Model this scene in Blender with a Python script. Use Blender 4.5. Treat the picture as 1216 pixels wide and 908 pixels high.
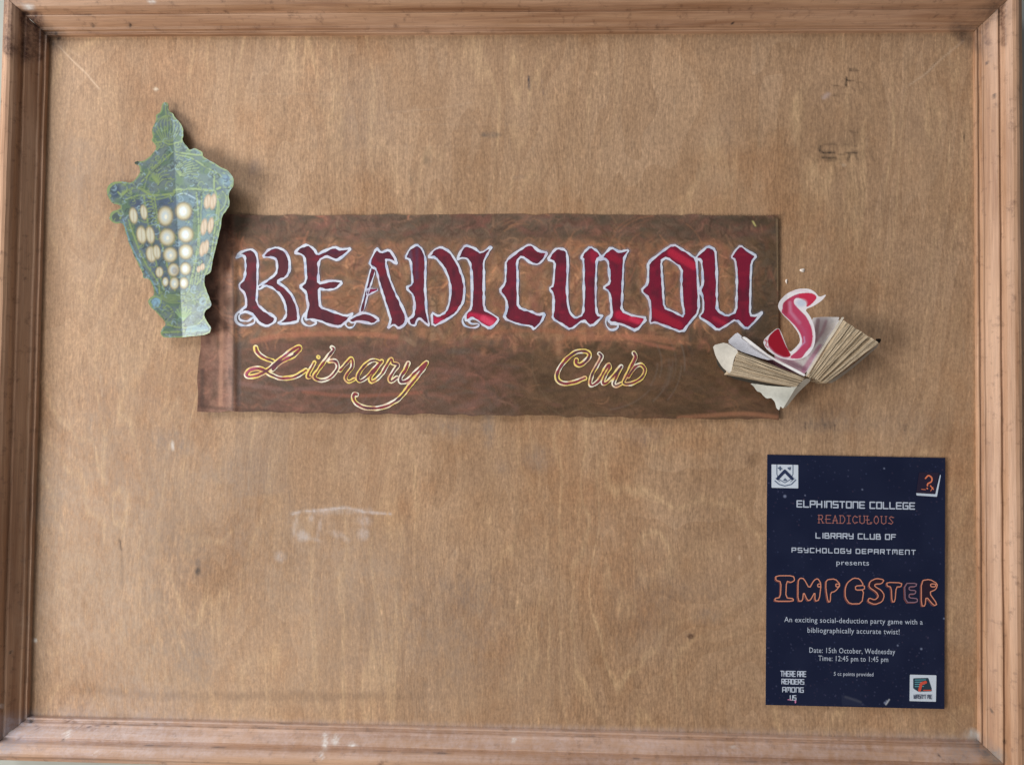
import bpy, math, random
import numpy as np
from mathutils import Matrix, Vector

random.seed(11)
rng = np.random.default_rng(5)
for o in list(bpy.data.objects):
    bpy.data.objects.remove(o)
scene = bpy.context.scene
COL = scene.collection

# ------------------------------------------------------------------ camera
FPX, CAMD = 900.0, 0.8892
PA, PB, PC = 0.0290, 0.0342, -0.0112
X0, X1, Z1 = -0.5973, 0.5027, 0.4396
Z0 = Z1 - 0.8143


def rot(a, b, c):
    ca, sa, cb, sb, cc, sc = math.cos(a), math.sin(a), math.cos(b), math.sin(b), math.cos(c), math.sin(c)
    Rx = np.array([[1, 0, 0], [0, ca, -sa], [0, sa, ca]])
    Rz = np.array([[cb, -sb, 0], [sb, cb, 0], [0, 0, 1]])
    Ry = np.array([[cc, 0, sc], [0, 1, 0], [-sc, 0, cc]])
    return Rz @ Rx @ Ry


RM = rot(PA, PB, PC)
CAM = np.array([0.0, -CAMD, 0.0])
cd = bpy.data.cameras.new('camera')
cd.sensor_width = 36
cd.lens = FPX / 1216 * 36
cd.clip_start = 0.01
cd.clip_end = 100
cam = bpy.data.objects.new('camera', cd)
COL.objects.link(cam)
m = Matrix.Identity(4)
for i in range(3):
    m[i][0] = RM[i, 0]
    m[i][1] = RM[i, 2]
    m[i][2] = -RM[i, 1]
    m[i][3] = CAM[i]
cam.matrix_world = m
scene.camera = cam

# ------------------------------------------------------------------ light
world = bpy.data.worlds.new('World')
scene.world = world
world.use_nodes = True
world.node_tree.nodes['Background'].inputs[0].default_value = (0.97, 0.97, 1.0, 1)
world.node_tree.nodes['Background'].inputs[1].default_value = 0.21


def area(name, loc, target, sx, sy, power, col):
    l = bpy.data.lights.new(name, 'AREA')
    l.shape = 'RECTANGLE'
    l.size, l.size_y, l.energy, l.color = sx, sy, power, col
    o = bpy.data.objects.new(name, l)
    o.location = loc
    o.rotation_euler = (Vector(target) - Vector(loc)).to_track_quat('-Z', 'Y').to_euler()
    COL.objects.link(o)
    return o


area('window_light', (-2.45, -1.4, -0.4), (-0.1, 0, -0.1), 0.9, 1.1, 69, (1.0, 0.97, 0.93))
area('sky_opening', (-1.5, -1.0, 1.7), (-0.1, 0, -0.2), 0.9, 0.9, 38, (0.95, 0.97, 1.0))
area('floor_bounce', (-1.4, -1.8, -1.3), (-0.2, 0, 0), 1.2, 1.2, 12, (1.0, 0.92, 0.84))
scene.view_settings.view_transform = 'Standard'
scene.view_settings.look = 'None'
scene.view_settings.exposure = 0.0
scene.view_settings.gamma = 1
scene.view_settings.use_curve_mapping = False
scene.render.engine = 'CYCLES'
scene.render.resolution_x, scene.render.resolution_y = 1024, 764


# ------------------------------------------------------------------ helpers
def C(r, g, b):
    def f(v):
        v /= 255
        return v / 12.92 if v <= 0.04045 else ((v + 0.055) / 1.055) ** 2.4
    return np.array([f(r), f(g), f(b)])


def at(px, py, h=0.0):
    """photo pixels -> points on the plane h metres in front of the panel"""
    px = np.asarray(px, float)
    py = np.asarray(py, float)
    h = np.broadcast_to(np.asarray(h, float), px.shape)
    d = np.stack([(px - 608) / FPX, np.ones_like(px), -(py - 454) / FPX], -1) @ RM.T
    t = (-h - CAM[1]) / d[..., 1]
    return CAM + d * t[..., None]


def topx(P):
    v = (np.asarray(P) - CAM) @ RM
    return 608 + FPX * v[..., 0] / v[..., 1], 454 - FPX * v[..., 2] / v[..., 1]


def noise2(w, h, cells_x, cells_y, seed=None):
    r = rng if seed is None else np.random.default_rng(seed)
    g = r.random((cells_y + 3, cells_x + 3))
    x = np.linspace(0, cells_x, w)
    y = np.linspace(0, cells_y, h)
    xi, yi = x.astype(int), y.astype(int)
    fx, fy = x - xi, y - yi
    fx, fy = fx * fx * (3 - 2 * fx), fy * fy * (3 - 2 * fy)
    a = g[yi][:, xi] * (1 - fx) + g[yi][:, xi + 1] * fx
    b = g[yi + 1][:, xi] * (1 - fx) + g[yi + 1][:, xi + 1] * fx
    return a * (1 - fy)[:, None] + b * fy[:, None]


def catmull(pts, step=1.5, closed=False):
    p = [np.array(q, float) for q in pts]
    n = len(p)
    out = []
    segs = n if closed else n - 1
    for i in range(segs):
        if closed:
            a, b, c, d = p[(i - 1) % n], p[i], p[(i + 1) % n], p[(i + 2) % n]
        else:
            a, b, c, d = p[max(i - 1, 0)], p[i], p[i + 1], p[min(i + 2, n - 1)]
        k = max(2, int(np.linalg.norm(c - b) / step))
        for j in range(k):
            t = j / k
            out.append(0.5 * ((2 * b) + (-a + c) * t + (2 * a - 5 * b + 4 * c - d) * t * t + (-a + 3 * b - 3 * c + d) * t ** 3))
    if not closed:
        out.append(p[-1])
    return np.array(out)


def soften(pts, closed=True, r=0.18):
    """cut corners a little so painted corners stay crisp but not mechanical"""
    p = [np.array(q, float) for q in pts]
    n = len(p)
    out = []
    for i in range(n):
        if not closed and i in (0, n - 1):
            out.append(p[i])
            continue
        a, b, c = p[(i - 1) % n], p[i], p[(i + 1) % n]
        out.append(b + (a - b) * r)
        out.append(b * 0.8 + (a + c) * 0.1)
        out.append(b + (c - b) * r)
    return np.array(out)


def tr(pts, ox, oy, s):
    return np.array([(ox + x / s, oy + y / s) for x, y in pts])


class Canvas:
    """paint layer addressed in photo pixels; used for paint, print, dirt and some painted-in sheen"""

    def __init__(self, x0, y0, x1, y1, res, base, alpha=1.0):
        self.x0, self.y0, self.res = x0, y0, res
        self.w, self.h = int((x1 - x0) / res) + 1, int((y1 - y0) / res) + 1
        self.a = np.empty((self.h, self.w, 4))
        self.a[..., :3] = base
        self.a[..., 3] = alpha
        self.X, self.Y = np.meshgrid(x0 + np.arange(self.w) * res, y0 + np.arange(self.h) * res)

    def box(self, xa, ya, xb, yb):
        r = self.res
        i0, i1 = max(0, int((ya - self.y0) / r)), min(self.h, int((yb - self.y0) / r) + 2)
        j0, j1 = max(0, int((xa - self.x0) / r)), min(self.w, int((xb - self.x0) / r) + 2)
        return (slice(i0, i1), slice(j0, j1)) if i1 > i0 and j1 > j0 else None

    def blend(self, s, al, col):
        A = self.a[s]
        al = np.clip(al, 0, 1)[..., None]
        na = al + A[..., 3:] * (1 - al)
        A[..., :3] = (np.asarray(col) * al + A[..., :3] * A[..., 3:] * (1 - al)) / np.maximum(na, 1e-6)
        A[..., 3:] = na

    def stroke(self, pts, w, col, al=1.0, soft=0.8, grain=None):
        pts = np.asarray(pts, float)
        p = w / 2 + soft
        s = self.box(pts[:, 0].min() - p, pts[:, 1].min() - p, pts[:, 0].max() + p, pts[:, 1].max() + p)
        if s is None:
            return
        X, Y = self.X[s], self.Y[s]
        D = np.full(X.shape, 1e9)
        for a, b in zip(pts[:-1], pts[1:]):
            D = np.minimum(D, segd(X, Y, a, b))
        k = np.clip((w / 2 + soft / 2 - D) / soft, 0, 1) * al
        if grain is not None:
            k = k * grain[s]
        self.blend(s, k, col)

    def blob(self, cx, cy, rx, ry, col, al=1.0, soft=0.5, ang=0, grain=None):
        R = max(rx, ry) * 1.6 + 2
        s = self.box(cx - R, cy - R, cx + R, cy + R)
        if s is None:
            return
        X, Y = self.X[s] - cx, self.Y[s] - cy
        c, n = math.cos(ang), math.sin(ang)
        q = np.sqrt(((X * c + Y * n) / rx) ** 2 + ((-X * n + Y * c) / ry) ** 2)
        k = np.clip((1 + soft / 2 - q) / soft, 0, 1) * al
        if grain is not None:
            k = k * grain[s]
        self.blend(s, k, col)

    def poly(self, pts, col, al=1.0):
        pts = np.asarray(pts, float)
        s = self.box(pts[:, 0].min(), pts[:, 1].min(), pts[:, 0].max(), pts[:, 1].max())
        self.blend(s, inside(self.X[s], self.Y[s], [pts]) * al, col)

    def sample(self, x, y):
        fx = np.clip((x - self.x0) / self.res, 0, self.w - 1.001)
        fy = np.clip((y - self.y0) / self.res, 0, self.h - 1.001)
        i, j = fy.astype(int), fx.astype(int)
        u, v = (fx - j)[:, None], (fy - i)[:, None]
        A = self.a
        return A[i, j] * (1 - u) * (1 - v) + A[i, j + 1] * u * (1 - v) + A[i + 1, j] * (1 - u) * v + A[i + 1, j + 1] * u * v


def segd(X, Y, a, b):
    dx, dy = b[0] - a[0], b[1] - a[1]
    L = dx * dx + dy * dy + 1e-12
    t = np.clip(((X - a[0]) * dx + (Y - a[1]) * dy) / L, 0, 1)
    return np.hypot(X - a[0] - t * dx, Y - a[1] - t * dy)


def inside(X, Y, polys):
    r = np.zeros(X.shape, bool)
    for P in polys:
        for a, b in zip(P, np.roll(P, -1, 0)):
            if a[1] == b[1]:
                continue
            c = (a[1] > Y) != (b[1] > Y)
            r ^= c & (X < (b[0] - a[0]) * (Y - a[1]) / (b[1] - a[1]) + a[0])
    return r


def field(lines=(), widths=(), polys=(), step=0.7, wob=0.0):
    """signed field, negative inside: fat polylines united with even-odd polygons"""
    allp = np.concatenate([np.asarray(l) for l in lines] + [np.asarray(p) for p in polys])
    pad = (max(widths) if len(widths) else 0) + 2 * step
    x0, y0 = allp.min(0) - pad
    x1, y1 = allp.max(0) + pad
    xs, ys = np.arange(x0, x1 + step, step), np.arange(y0, y1 + step, step)
    X, Y = np.meshgrid(xs, ys)
    F = np.full(X.shape, 1e3)
    for l, w in zip(lines, widths):
        D = np.full(X.shape, 1e3)
        for a, b in zip(l[:-1], l[1:]):
            p = w + 3
            i0, i1 = np.searchsorted(ys, [min(a[1], b[1]) - p, max(a[1], b[1]) + p])
            j0, j1 = np.searchsorted(xs, [min(a[0], b[0]) - p, max(a[0], b[0]) + p])
            s = (slice(i0, i1), slice(j0, j1))
            D[s] = np.minimum(D[s], segd(X[s], Y[s], a, b))
        F = np.minimum(F, D - w / 2)
    if wob:
        n = noise2(F.shape[1], F.shape[0], max(2, int((x1 - x0) / 5)), max(2, int((y1 - y0) / 5)))
        F = F + (n - 0.5) * wob
    if polys:
        polys = [np.asarray(p) for p in polys]
        D = np.full(X.shape, 1e3)
        for P in polys:
            for a, b in zip(P, np.roll(P, -1, 0)):
                D = np.minimum(D, segd(X, Y, a, b))
        F = np.minimum(F, np.where(inside(X, Y, polys), -D, D))
    return F, x0, y0, step


def march(fl):
    F, x0, y0, st = fl
    F = np.where(np.abs(F) < 1e-3 * st, -1e-3 * st, F)
    I = F < 0
    any_ = I[:-1, :-1] | I[1:, :-1] | I[:-1, 1:] | I[1:, 1:]
    vid, V, faces = {}, [], []

    def vert(key, x, y):
        if key not in vid:
            vid[key] = len(V)
            V.append((x0 + x * st, y0 + y * st))
        return vid[key]
    for i, j in np.argwhere(any_):
        cs = ((i, j), (i, j + 1), (i + 1, j + 1), (i + 1, j))
        f = []
        for k in range(4):
            a, b = cs[k], cs[(k + 1) % 4]
            if I[a]:
                f.append(vert((0,) + a, a[1], a[0]))
            if I[a] != I[b]:
                fa, fb = F[a], F[b]
                lo, hi = (a, b) if a < b else (b, a)
                fl_, fh = F[lo], F[hi]
                t = min(max(fl_ / (fl_ - fh), 0.02), 0.98)
                f.append(vert((1 if lo[0] == hi[0] else 2,) + lo, lo[1] + t * (hi[1] - lo[1]), lo[0] + t * (hi[0] - lo[0])))
        if len(f) > 2:
            faces.append(f[::-1])
    return np.array(V), faces


ORG = {}


def new_obj(name, V, F, mat, parent=None, cols=None, smooth=True, uv=None):
    o0 = np.array(ORG.get(parent.name, (0, 0, 0))) if parent else np.zeros(3)
    me = bpy.data.meshes.new(name)
    me.from_pydata((np.asarray(V) - o0).tolist(), [], [list(map(int, f)) for f in F])
    if cols is not None:
        a = me.color_attributes.new('Col', 'FLOAT_COLOR', 'POINT')
        c = np.ones((len(V), 4))
        c[:, :cols.shape[1]] = cols
        a.data.foreach_set('color', c.ravel())
    if uv is not None:
        l = me.uv_layers.new(name='UVMap')
        idx = np.empty(len(me.loops), int)
        me.loops.foreach_get('vertex_index', idx)
        l.data.foreach_set('uv', np.asarray(uv)[idx].ravel())
    if smooth:
        me.polygons.foreach_set('use_smooth', [True] * len(me.polygons))
    me.materials.append(mat)
    me.update()
    o = bpy.data.objects.new(name, me)
    COL.objects.link(o)
    if parent:
        o.parent = parent
    ORG[o.name] = o0
    return o


def empty(name, loc, label, cat, group=None):
    o = bpy.data.objects.new(name, None)
    o.location = loc
    o.empty_display_size = 0.05
    COL.objects.link(o)
    ORG[o.name] = loc
    o['label'], o['category'] = label, cat
    if group:
        o['group'] = group
    return o


def solid(V, F, n_back):
    """close a sheet: V front points, n_back their back points"""
    N = len(V)
    from collections import Counter
    ec = Counter()
    for f in F:
        for a, b in zip(f, list(f[1:]) + [f[0]]):
            ec[(a, b)] += 1
    G = [list(f) for f in F] + [[q + N for q in f][::-1] for f in F]
    idx = list(range(2 * N))
    mp = {}

    def side(q):
        if q not in mp:
            mp[q] = len(idx)
            idx.append(q)
        return mp[q]
    for (a, b) in ec:
        if (b, a) not in ec:
            G.append([side(b), side(a), side(a + N), side(b + N)])
    return np.concatenate([V, n_back])[idx], G, idx


# ------------------------------------------------------------------ materials
def mat(name):
    mt = bpy.data.materials.new(name)
    mt.use_nodes = True
    nt = mt.node_tree
    return mt, nt, nt.nodes, nt.links, nt.nodes['Principled BSDF']


def N(ns, typ, **kw):
    n = ns.new(typ)
    for k, v in kw.items():
        if isinstance(k, str) and hasattr(n, k):
            setattr(n, k, v)
    return n


def noise_node(ns, ls, vec, scale, detail=4, rough=0.55, dist=0.0):
    n = ns.new('ShaderNodeTexNoise')
    n.inputs['Scale'].default_value = scale
    n.inputs['Detail'].default_value = detail
    n.inputs['Roughness'].default_value = rough
    n.inputs['Distortion'].default_value = dist
    ls.new(vec, n.inputs['Vector'])
    return n.outputs[0]


def mapping(ns, ls, src, scale, locv=(0, 0, 0)):
    n = ns.new('ShaderNodeMapping')
    n.inputs['Scale'].default_value = scale
    n.inputs['Location'].default_value = locv
    ls.new(src, n.inputs['Vector'])
    return n.outputs[0]


def mathn(ns, ls, op, a, b=None, clamp=False):
    n = ns.new('ShaderNodeMath')
    n.operation = op
    n.use_clamp = clamp
    for i, v in enumerate((a, b)):
        if v is None:
            continue
        if isinstance(v, (int, float)):
            n.inputs[i].default_value = v
        else:
            ls.new(v, n.inputs[i])
    return n.outputs[0]


def mrange(ns, ls, v, a, b, c, d):
    n = ns.new('ShaderNodeMapRange')
    ls.new(v, n.inputs[0])
    for i, x in enumerate((a, b, c, d)):
        n.inputs[i + 1].default_value = x
    return n.outputs[0]


def mix(ns, ls, fac, a, b, mode='MIX'):
    n = ns.new('ShaderNodeMix')
    n.data_type = 'RGBA'
    n.blend_type = mode
    for i, v in ((0, fac), (6, a), (7, b)):
        if isinstance(v, (int, float)):
            n.inputs[i].default_value = v
        elif isinstance(v, (tuple, list, np.ndarray)):
            n.inputs[i].default_value = (*v[:3], 1)
        else:
            ls.new(v, n.inputs[i])
    return n.outputs[2]


def gray(ns, ls, v):
    n = ns.new('ShaderNodeCombineColor')
    for i in range(3):
        ls.new(v, n.inputs[i])
    return n.outputs[0]


def bump(ns, ls, bs, h, strength, dist):
    n = ns.new('ShaderNodeBump')
    n.inputs['Strength'].default_value = strength
    n.inputs['Distance'].default_value = dist
    ls.new(h, n.inputs['Height'])
    ls.new(n.outputs[0], bs.inputs['Normal'])


def paint_mat(name, rough=0.5, coat=0.0, grain=0.18, gscale=500, bstr=0.25, spec=0.5):
    mt, nt, ns, ls, bs = mat(name)
    at_ = ns.new('ShaderNodeVertexColor')
    at_.layer_name = 'Col'
    tc = ns.new('ShaderNodeTexCoord').outputs['Object']
    n = noise_node(ns, ls, tc, gscale, 4, 0.6)
    k = mrange(ns, ls, n, 0.25, 0.75, 1 - grain, 1 + grain)
    ls.new(mix(ns, ls, 1.0, at_.outputs[0], gray(ns, ls, k), 'MULTIPLY'), bs.inputs['Base Color'])
    bs.inputs['Roughness'].default_value = rough
    bs.inputs['Specular IOR Level'].default_value = spec
    bs.inputs['Coat Weight'].default_value = coat
    bs.inputs['Coat Roughness'].default_value = 0.3
    bump(ns, ls, bs, n, bstr, 0.0006)
    return mt


def panel_mat():
    mt, nt, ns, ls, bs = mat('stained_plywood')
    tc = ns.new('ShaderNodeTexCoord').outputs['Object']
    # everything is bent a little so that the grain wanders and fans
    wn = ns.new('ShaderNodeTexNoise')
    wn.inputs['Scale'].default_value = 2.6
    wn.inputs['Detail'].default_value = 3
    ls.new(mapping(ns, ls, tc, (1, 1, 0.7), (4, 0, 4)), wn.inputs['Vector'])
    vm = ns.new('ShaderNodeVectorMath')
    vm.operation = 'MULTIPLY_ADD'
    ls.new(wn.outputs['Color'], vm.inputs[0])
    vm.inputs[1].default_value = (0.10, 0, 0.04)
    ls.new(tc, vm.inputs[2])
    wv = vm.outputs[0]
    pore = noise_node(ns, ls, mapping(ns, ls, wv, (1.0, 1, 0.14)), 500, 2, 0.7)
    pore2 = noise_node(ns, ls, mapping(ns, ls, wv, (1.0, 1, 0.07), (3, 0, 1)), 130, 5, 0.66)
    fleck = noise_node(ns, ls, mapping(ns, ls, wv, (1.0, 1, 0.3), (7, 0, 3)), 260, 2, 0.5)
    mot = noise_node(ns, ls, mapping(ns, ls, tc, (1.0, 1, 0.6), (5, 0, 2)), 340, 3, 0.75)
    # rotary cut figure: contour lines of a slow field
    fld = noise_node(ns, ls, mapping(ns, ls, tc, (1.0, 1, 0.36), (0.35, 0, 0.9)), 3.4, 4, 0.5, 0.5)
    fr = mathn(ns, ls, 'FRACT', mathn(ns, ls, 'MULTIPLY', fld, 19.0))
    line = mrange(ns, ls, mathn(ns, ls, 'ABSOLUTE', mathn(ns, ls, 'SUBTRACT', fr, 0.5)), 0.0, 0.15, 1.0, 0.0)
    fade = noise_node(ns, ls, mapping(ns, ls, tc, (1, 1, 0.7), (2, 0, 5)), 6.5, 3, 0.6)
    fade = mrange(ns, ls, fade, 0.42, 0.62, 0.2, 1.0)
    broken = mrange(ns, ls, pore2, 0.35, 0.6, 0.1, 1.0)
    line = mathn(ns, ls, 'MULTIPLY', mathn(ns, ls, 'MULTIPLY', line, fade), broken)
    big = noise_node(ns, ls, mapping(ns, ls, tc, (1, 1, 0.6), (9, 0, 2)), 4.2, 6, 0.62, 0.3)
    hue = noise_node(ns, ls, mapping(ns, ls, tc, (1, 1, 0.8), (1, 0, 8)), 6, 5, 0.65)
    base = mix(ns, ls, mrange(ns, ls, big, 0.3, 0.7, 0, 1), C(149, 114, 82), C(190, 155, 122))
    base = mix(ns, ls, mrange(ns, ls, hue, 0.42, 0.72, 0, 0.7), base, C(177, 147, 120))
    base = mix(ns, ls, mrange(ns, ls, hue, 0.5, 0.28, 0, 0.5), base, C(158, 108, 70))
    base = mix(ns, ls, mrange(ns, ls, fr, 0.0, 1.0, 0.0, 0.22), base, C(128, 90, 56))
    base = mix(ns, ls, mathn(ns, ls, 'MULTIPLY', line, 0.5), base, C(214, 180, 138))
    rough_ = mrange(ns, ls, noise_node(ns, ls, mapping(ns, ls, tc, (1, 1, 0.8), (6, 0, 6)), 5, 4, 0.6), 0.38, 0.62, 0.5, 1.1)
    g1 = mathn(ns, ls, 'ADD', 1.0, mathn(ns, ls, 'MULTIPLY', rough_, mrange(ns, ls, pore, 0.3, 0.7, -0.22, 0.17)))
    g2 = mrange(ns, ls, pore2, 0.3, 0.7, 0.89, 1.10)
    g3 = mrange(ns, ls, mot, 0.3, 0.7, 0.76, 1.22)
    g4 = mrange(ns, ls, fleck, 0.6, 0.75, 1.0, 1.22)
    g = mathn(ns, ls, 'MULTIPLY', mathn(ns, ls, 'MULTIPLY', g1, g2), mathn(ns, ls, 'MULTIPLY', g3, g4))
    base = mix(ns, ls, 1.0, base, gray(ns, ls, g), 'MULTIPLY')
    # dirt, chalk and scuffs
    at_ = ns.new('ShaderNodeVertexColor')
    at_.layer_name = 'Col'
    dn = noise_node(ns, ls, mapping(ns, ls, tc, (1, 1, 0.6)), 330, 3, 0.7)
    al = mathn(ns, ls, 'MULTIPLY', at_.outputs[1], mrange(ns, ls, dn, 0.36, 0.6, 0.68, 1.15), True)
    base = mix(ns, ls, al, base, at_.outputs[0])
    ls.new(base, bs.inputs['Base Color'])
    bs.inputs['Roughness'].default_value = 0.62
    bs.inputs['Specular IOR Level'].default_value = 0.35
    bump(ns, ls, bs, mathn(ns, ls, 'ADD', pore, pore2), 0.35, 0.0004)
    return mt


def rail_mat(name, c1, c2):
    mt, nt, ns, ls, bs = mat(name)
    uv = ns.new('ShaderNodeUVMap').outputs[0]
    tc = ns.new('ShaderNodeTexCoord').outputs['Object']
    gr = noise_node(ns, ls, mapping(ns, ls, uv, (4, 120, 1)), 1.0, 4, 0.55, 0.8)
    fine = noise_node(ns, ls, mapping(ns, ls, uv, (30, 900, 1)), 1.0, 3, 0.6)
    big = noise_node(ns, ls, mapping(ns, ls, uv, (3.5, 30, 1)), 1.0, 4, 0.6, 0.4)
    dirt = noise_node(ns, ls, tc, 90, 5, 0.7)
    base = mix(ns, ls, mrange(ns, ls, gr, 0.30, 0.66, 0, 1), c1, c2)
    base = mix(ns, ls, mrange(ns, ls, big, 0.42, 0.66, 0, 0.75), base, C(196, 158, 130))
    base = mix(ns, ls, mrange(ns, ls, dirt, 0.56, 0.74, 0, 0.65), base, C(92, 62, 46))
    base = mix(ns, ls, 1.0, base, gray(ns, ls, mrange(ns, ls, fine, 0.3, 0.7, 0.85, 1.12)), 'MULTIPLY')
    at_ = ns.new('ShaderNodeVertexColor')
    at_.layer_name = 'Col'
    dn = noise_node(ns, ls, tc, 260, 4, 0.7)
    al = mathn(ns, ls, 'MULTIPLY', at_.outputs[1], mrange(ns, ls, dn, 0.36, 0.6, 0.55, 1.2), True)
    base = mix(ns, ls, al, base, at_.outputs[0])
    ls.new(base, bs.inputs['Base Color'])
    bs.inputs['Roughness'].default_value = 0.48
    bump(ns, ls, bs, mathn(ns, ls, 'ADD', gr, fine), 0.35, 0.0006)
    return mt


def plain_mat(name, col, rough=0.6, var=0.15, scale=120, stretch=(1, 1, 1), bstr=0.2, coat=0):
    mt, nt, ns, ls, bs = mat(name)
    tc = ns.new('ShaderNodeTexCoord').outputs['Object']
    n = noise_node(ns, ls, mapping(ns, ls, tc, stretch), scale, 5, 0.6)
    k = mrange(ns, ls, n, 0.28, 0.72, 1 - var, 1 + var)
    ls.new(mix(ns, ls, 1.0, tuple(col), gray(ns, ls, k), 'MULTIPLY'), bs.inputs['Base Color'])
    bs.inputs['Roughness'].default_value = rough
    bs.inputs['Coat Weight'].default_value = coat
    bump(ns, ls, bs, n, bstr, 0.0006)
    return mt


M_panel = panel_mat()
M_rail = rail_mat('varnished_rail_wood', C(142, 101, 72), C(182, 142, 110))
M_wall = plain_mat('painted_plaster', C(158, 160, 152), 0.8, 0.06, 25)
M_banner = paint_mat('brushed_poster_paint', 0.55, 0.0, 0.12, 420, 0.5, 0.35)
M_ink = paint_mat('crimson_paint', 0.4, 0.0, 0.12, 600, 0.3, 0.4)
M_outline = paint_mat('white_outline_paint', 0.55, 0.0, 0.07, 500, 0.3, 0.3)
M_lantern = paint_mat('printed_lantern_card', 0.36, 0.15, 0.07, 700, 0.12, 0.5)
M_poster = paint_mat('glossy_poster_print', 0.38, 0.0, 0.08, 900, 0.04, 0.35)
M_print = paint_mat('poster_lettering', 0.45, 0.0, 0.10, 900, 0.02, 0.3)
M_spaper = paint_mat('glossy_red_card', 0.3, 0.2, 0.05, 500, 0.1, 0.5)
M_pages = paint_mat('aged_page_edges', 0.8, 0.0, 0.22, 900, 0.6, 0.2)
M_sheet = paint_mat('book_paper', 0.9, 0.0, 0.10, 260, 0.3, 0.1)

# ------------------------------------------------------------------ wall behind
Vw = [(-3, 0.025, -2), (3, 0.025, -2), (3, 0.025, 2), (-3, 0.025, 2)]
wall = new_obj('wall', Vw, [[0, 1, 2, 3]], M_wall)
wall['kind'] = 'structure'

# ------------------------------------------------------------------ marks on the board and its frame
D = Canvas(-20, -20, 1240, 930, 1.0, (0.2, 0.15, 0.1), 0.0)
gz = noise2(D.w, D.h, 420, 130) * 0.7 + noise2(D.w, D.h, 90, 60) * 0.5
inkc, chalk, greyd, brown = C(58, 60, 66), C(214, 208, 208), C(120, 112, 108), C(84, 58, 40)
lightw = C(206, 178, 150)


def dabs(pts, w, col, al, soft=1.2, g=True):
    D.stroke(np.array(pts, float), w, col, al, soft, gz if g else None)


D.stroke(np.array([(628, 91), (628.6, 106)]), 2.4, C(40, 50, 66), 0.9, 1)
dabs([(636, 97), (637, 104)], 2, inkc, 0.35)
dabs([(644, 95), (645, 112)], 1.5, C(60, 70, 84), 0.6)
D.blob(583, 160, 11, 3.5, C(70, 74, 74), 0.75, 0.8, 0, gz)
dabs([(575, 161), (582, 160)], 2, inkc, 0.7)
D.blob(508, 187, 5, 9, C(90, 84, 70), 0.55, 0.9, 0, gz)
D.blob(489, 211, 4, 8, C(100, 94, 80), 0.4, 0.9, 0, gz)
D.blob(617, 211, 8, 3, greyd, 0.3, 0.9, 0, gz)
D.blob(303, 200, 8, 10, C(96, 90, 96), 0.35, 0.9, 0, gz)
# stamped marks near the upper right
for p, w, a in (([(1009, 83), (1012, 83)], 3, .7), ([(1015, 83), (1019, 84)], 2.6, .7), ([(1005, 93), (1004.6, 102)], 3, 1), ([(1007, 96), (1014, 96)], 1.5, .7), ([(1016, 97), (1024, 98)], 1.3, .5),
                ([(1024, 98), (1027, 103), (1021, 109)], 1.7, .5), ([(990, 102), (996, 102)], 1.8, .5), ([(999, 105), (1004, 104)], 1.4, .5), ([(989, 113), (995, 113)], 2.2, .8), ([(999, 112), (1012, 113)], 1.3, .5),
                ([(1012, 104), (1016, 108)], 1.4, .5), ([(993, 171), (984, 171), (975, 173)], 1.4, .7), ([(974, 174), (973, 179), (978, 182), (990, 181)], 2.6, .9), ([(977, 187), (992, 188)], 3.2, .7),
                ([(981, 191), (990, 191)], 1.6, .5), ([(996, 173), (1004, 172), (1017, 173)], 1.3, .5), ([(995, 183), (1004, 184)], 1.6, .6), ([(1004, 182), (1017, 181)], 2.8, 1), ([(1009, 183), (1007, 190)], 3.4, .9),
                ([(994, 189), (1006, 188)], 2.0, .5), ([(1010, 156), (1018, 157)], 2.6, .8), ([(1014, 158), (1015, 169)], 1.4, .5), ([(1017, 184), (1018, 190)], 1.6, .6), ([(1024, 186), (1026, 187)], 1.4, .4),
                ([(1035, 184), (1037, 191)], 1.6, .5), ([(967, 189), (967, 194)], 1.6, .4), ([(1145, 158), (1145, 167)], 1.8, .6), ([(1048, 102), (1052, 103)], 1.6, .3)):
    D.stroke(np.array(p, float), w * 1.05, C(50, 41, 32), min(1, a * 1.15), 1.3, np.clip(gz + .2, 0, 1))
D.blob(981, 114, 6, 3.4, C(184, 160, 150), 0.75, 0.5, -0.6)
D.blob(1002, 196, 3, 2.2, C(188, 165, 140), 0.6, 0.8)
# pale scratches running into the corners
D.stroke(np.array([(1144, 49), (1118, 70), (1099, 88), (1080, 101)], float), 2.0, C(204, 174, 146), 0.95, 1.3)
D.stroke(np.array([(1080, 101), (1052, 128)], float), 2.5, C(170, 140, 116), 0.35, 2)
D.stroke(np.array([(70, 55), (86, 72), (103, 88), (118, 106)], float), 1.6, C(216, 186, 156), 0.9, 1.2)
D.stroke(np.array([(72, 54), (96, 68)], float), 1.2, C(200, 170, 142), 0.4, 1.2)
D.stroke(np.array([(1143, 862), (1128, 847), (1104, 830)], float), 1.4, C(196, 160, 128), 0.6, 1.2)
D.stroke(np.array([(119, 445), (121, 470)], float), 1.3, lightw, 0.6, 1)
D.blob(185, 106, 3, 2, C(225, 205, 180), 0.9, 0.6)
for pts, a in (([(300, 112), (370, 112), (415, 113)], .22), ([(460, 134), (520, 129), (560, 122)], .35), ([(480, 148), (660, 149)], .16), ([(350, 175), (560, 174)], .14)):
    D.stroke(np.array(pts, float), 1.2, lightw, a, 1.4)
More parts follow.
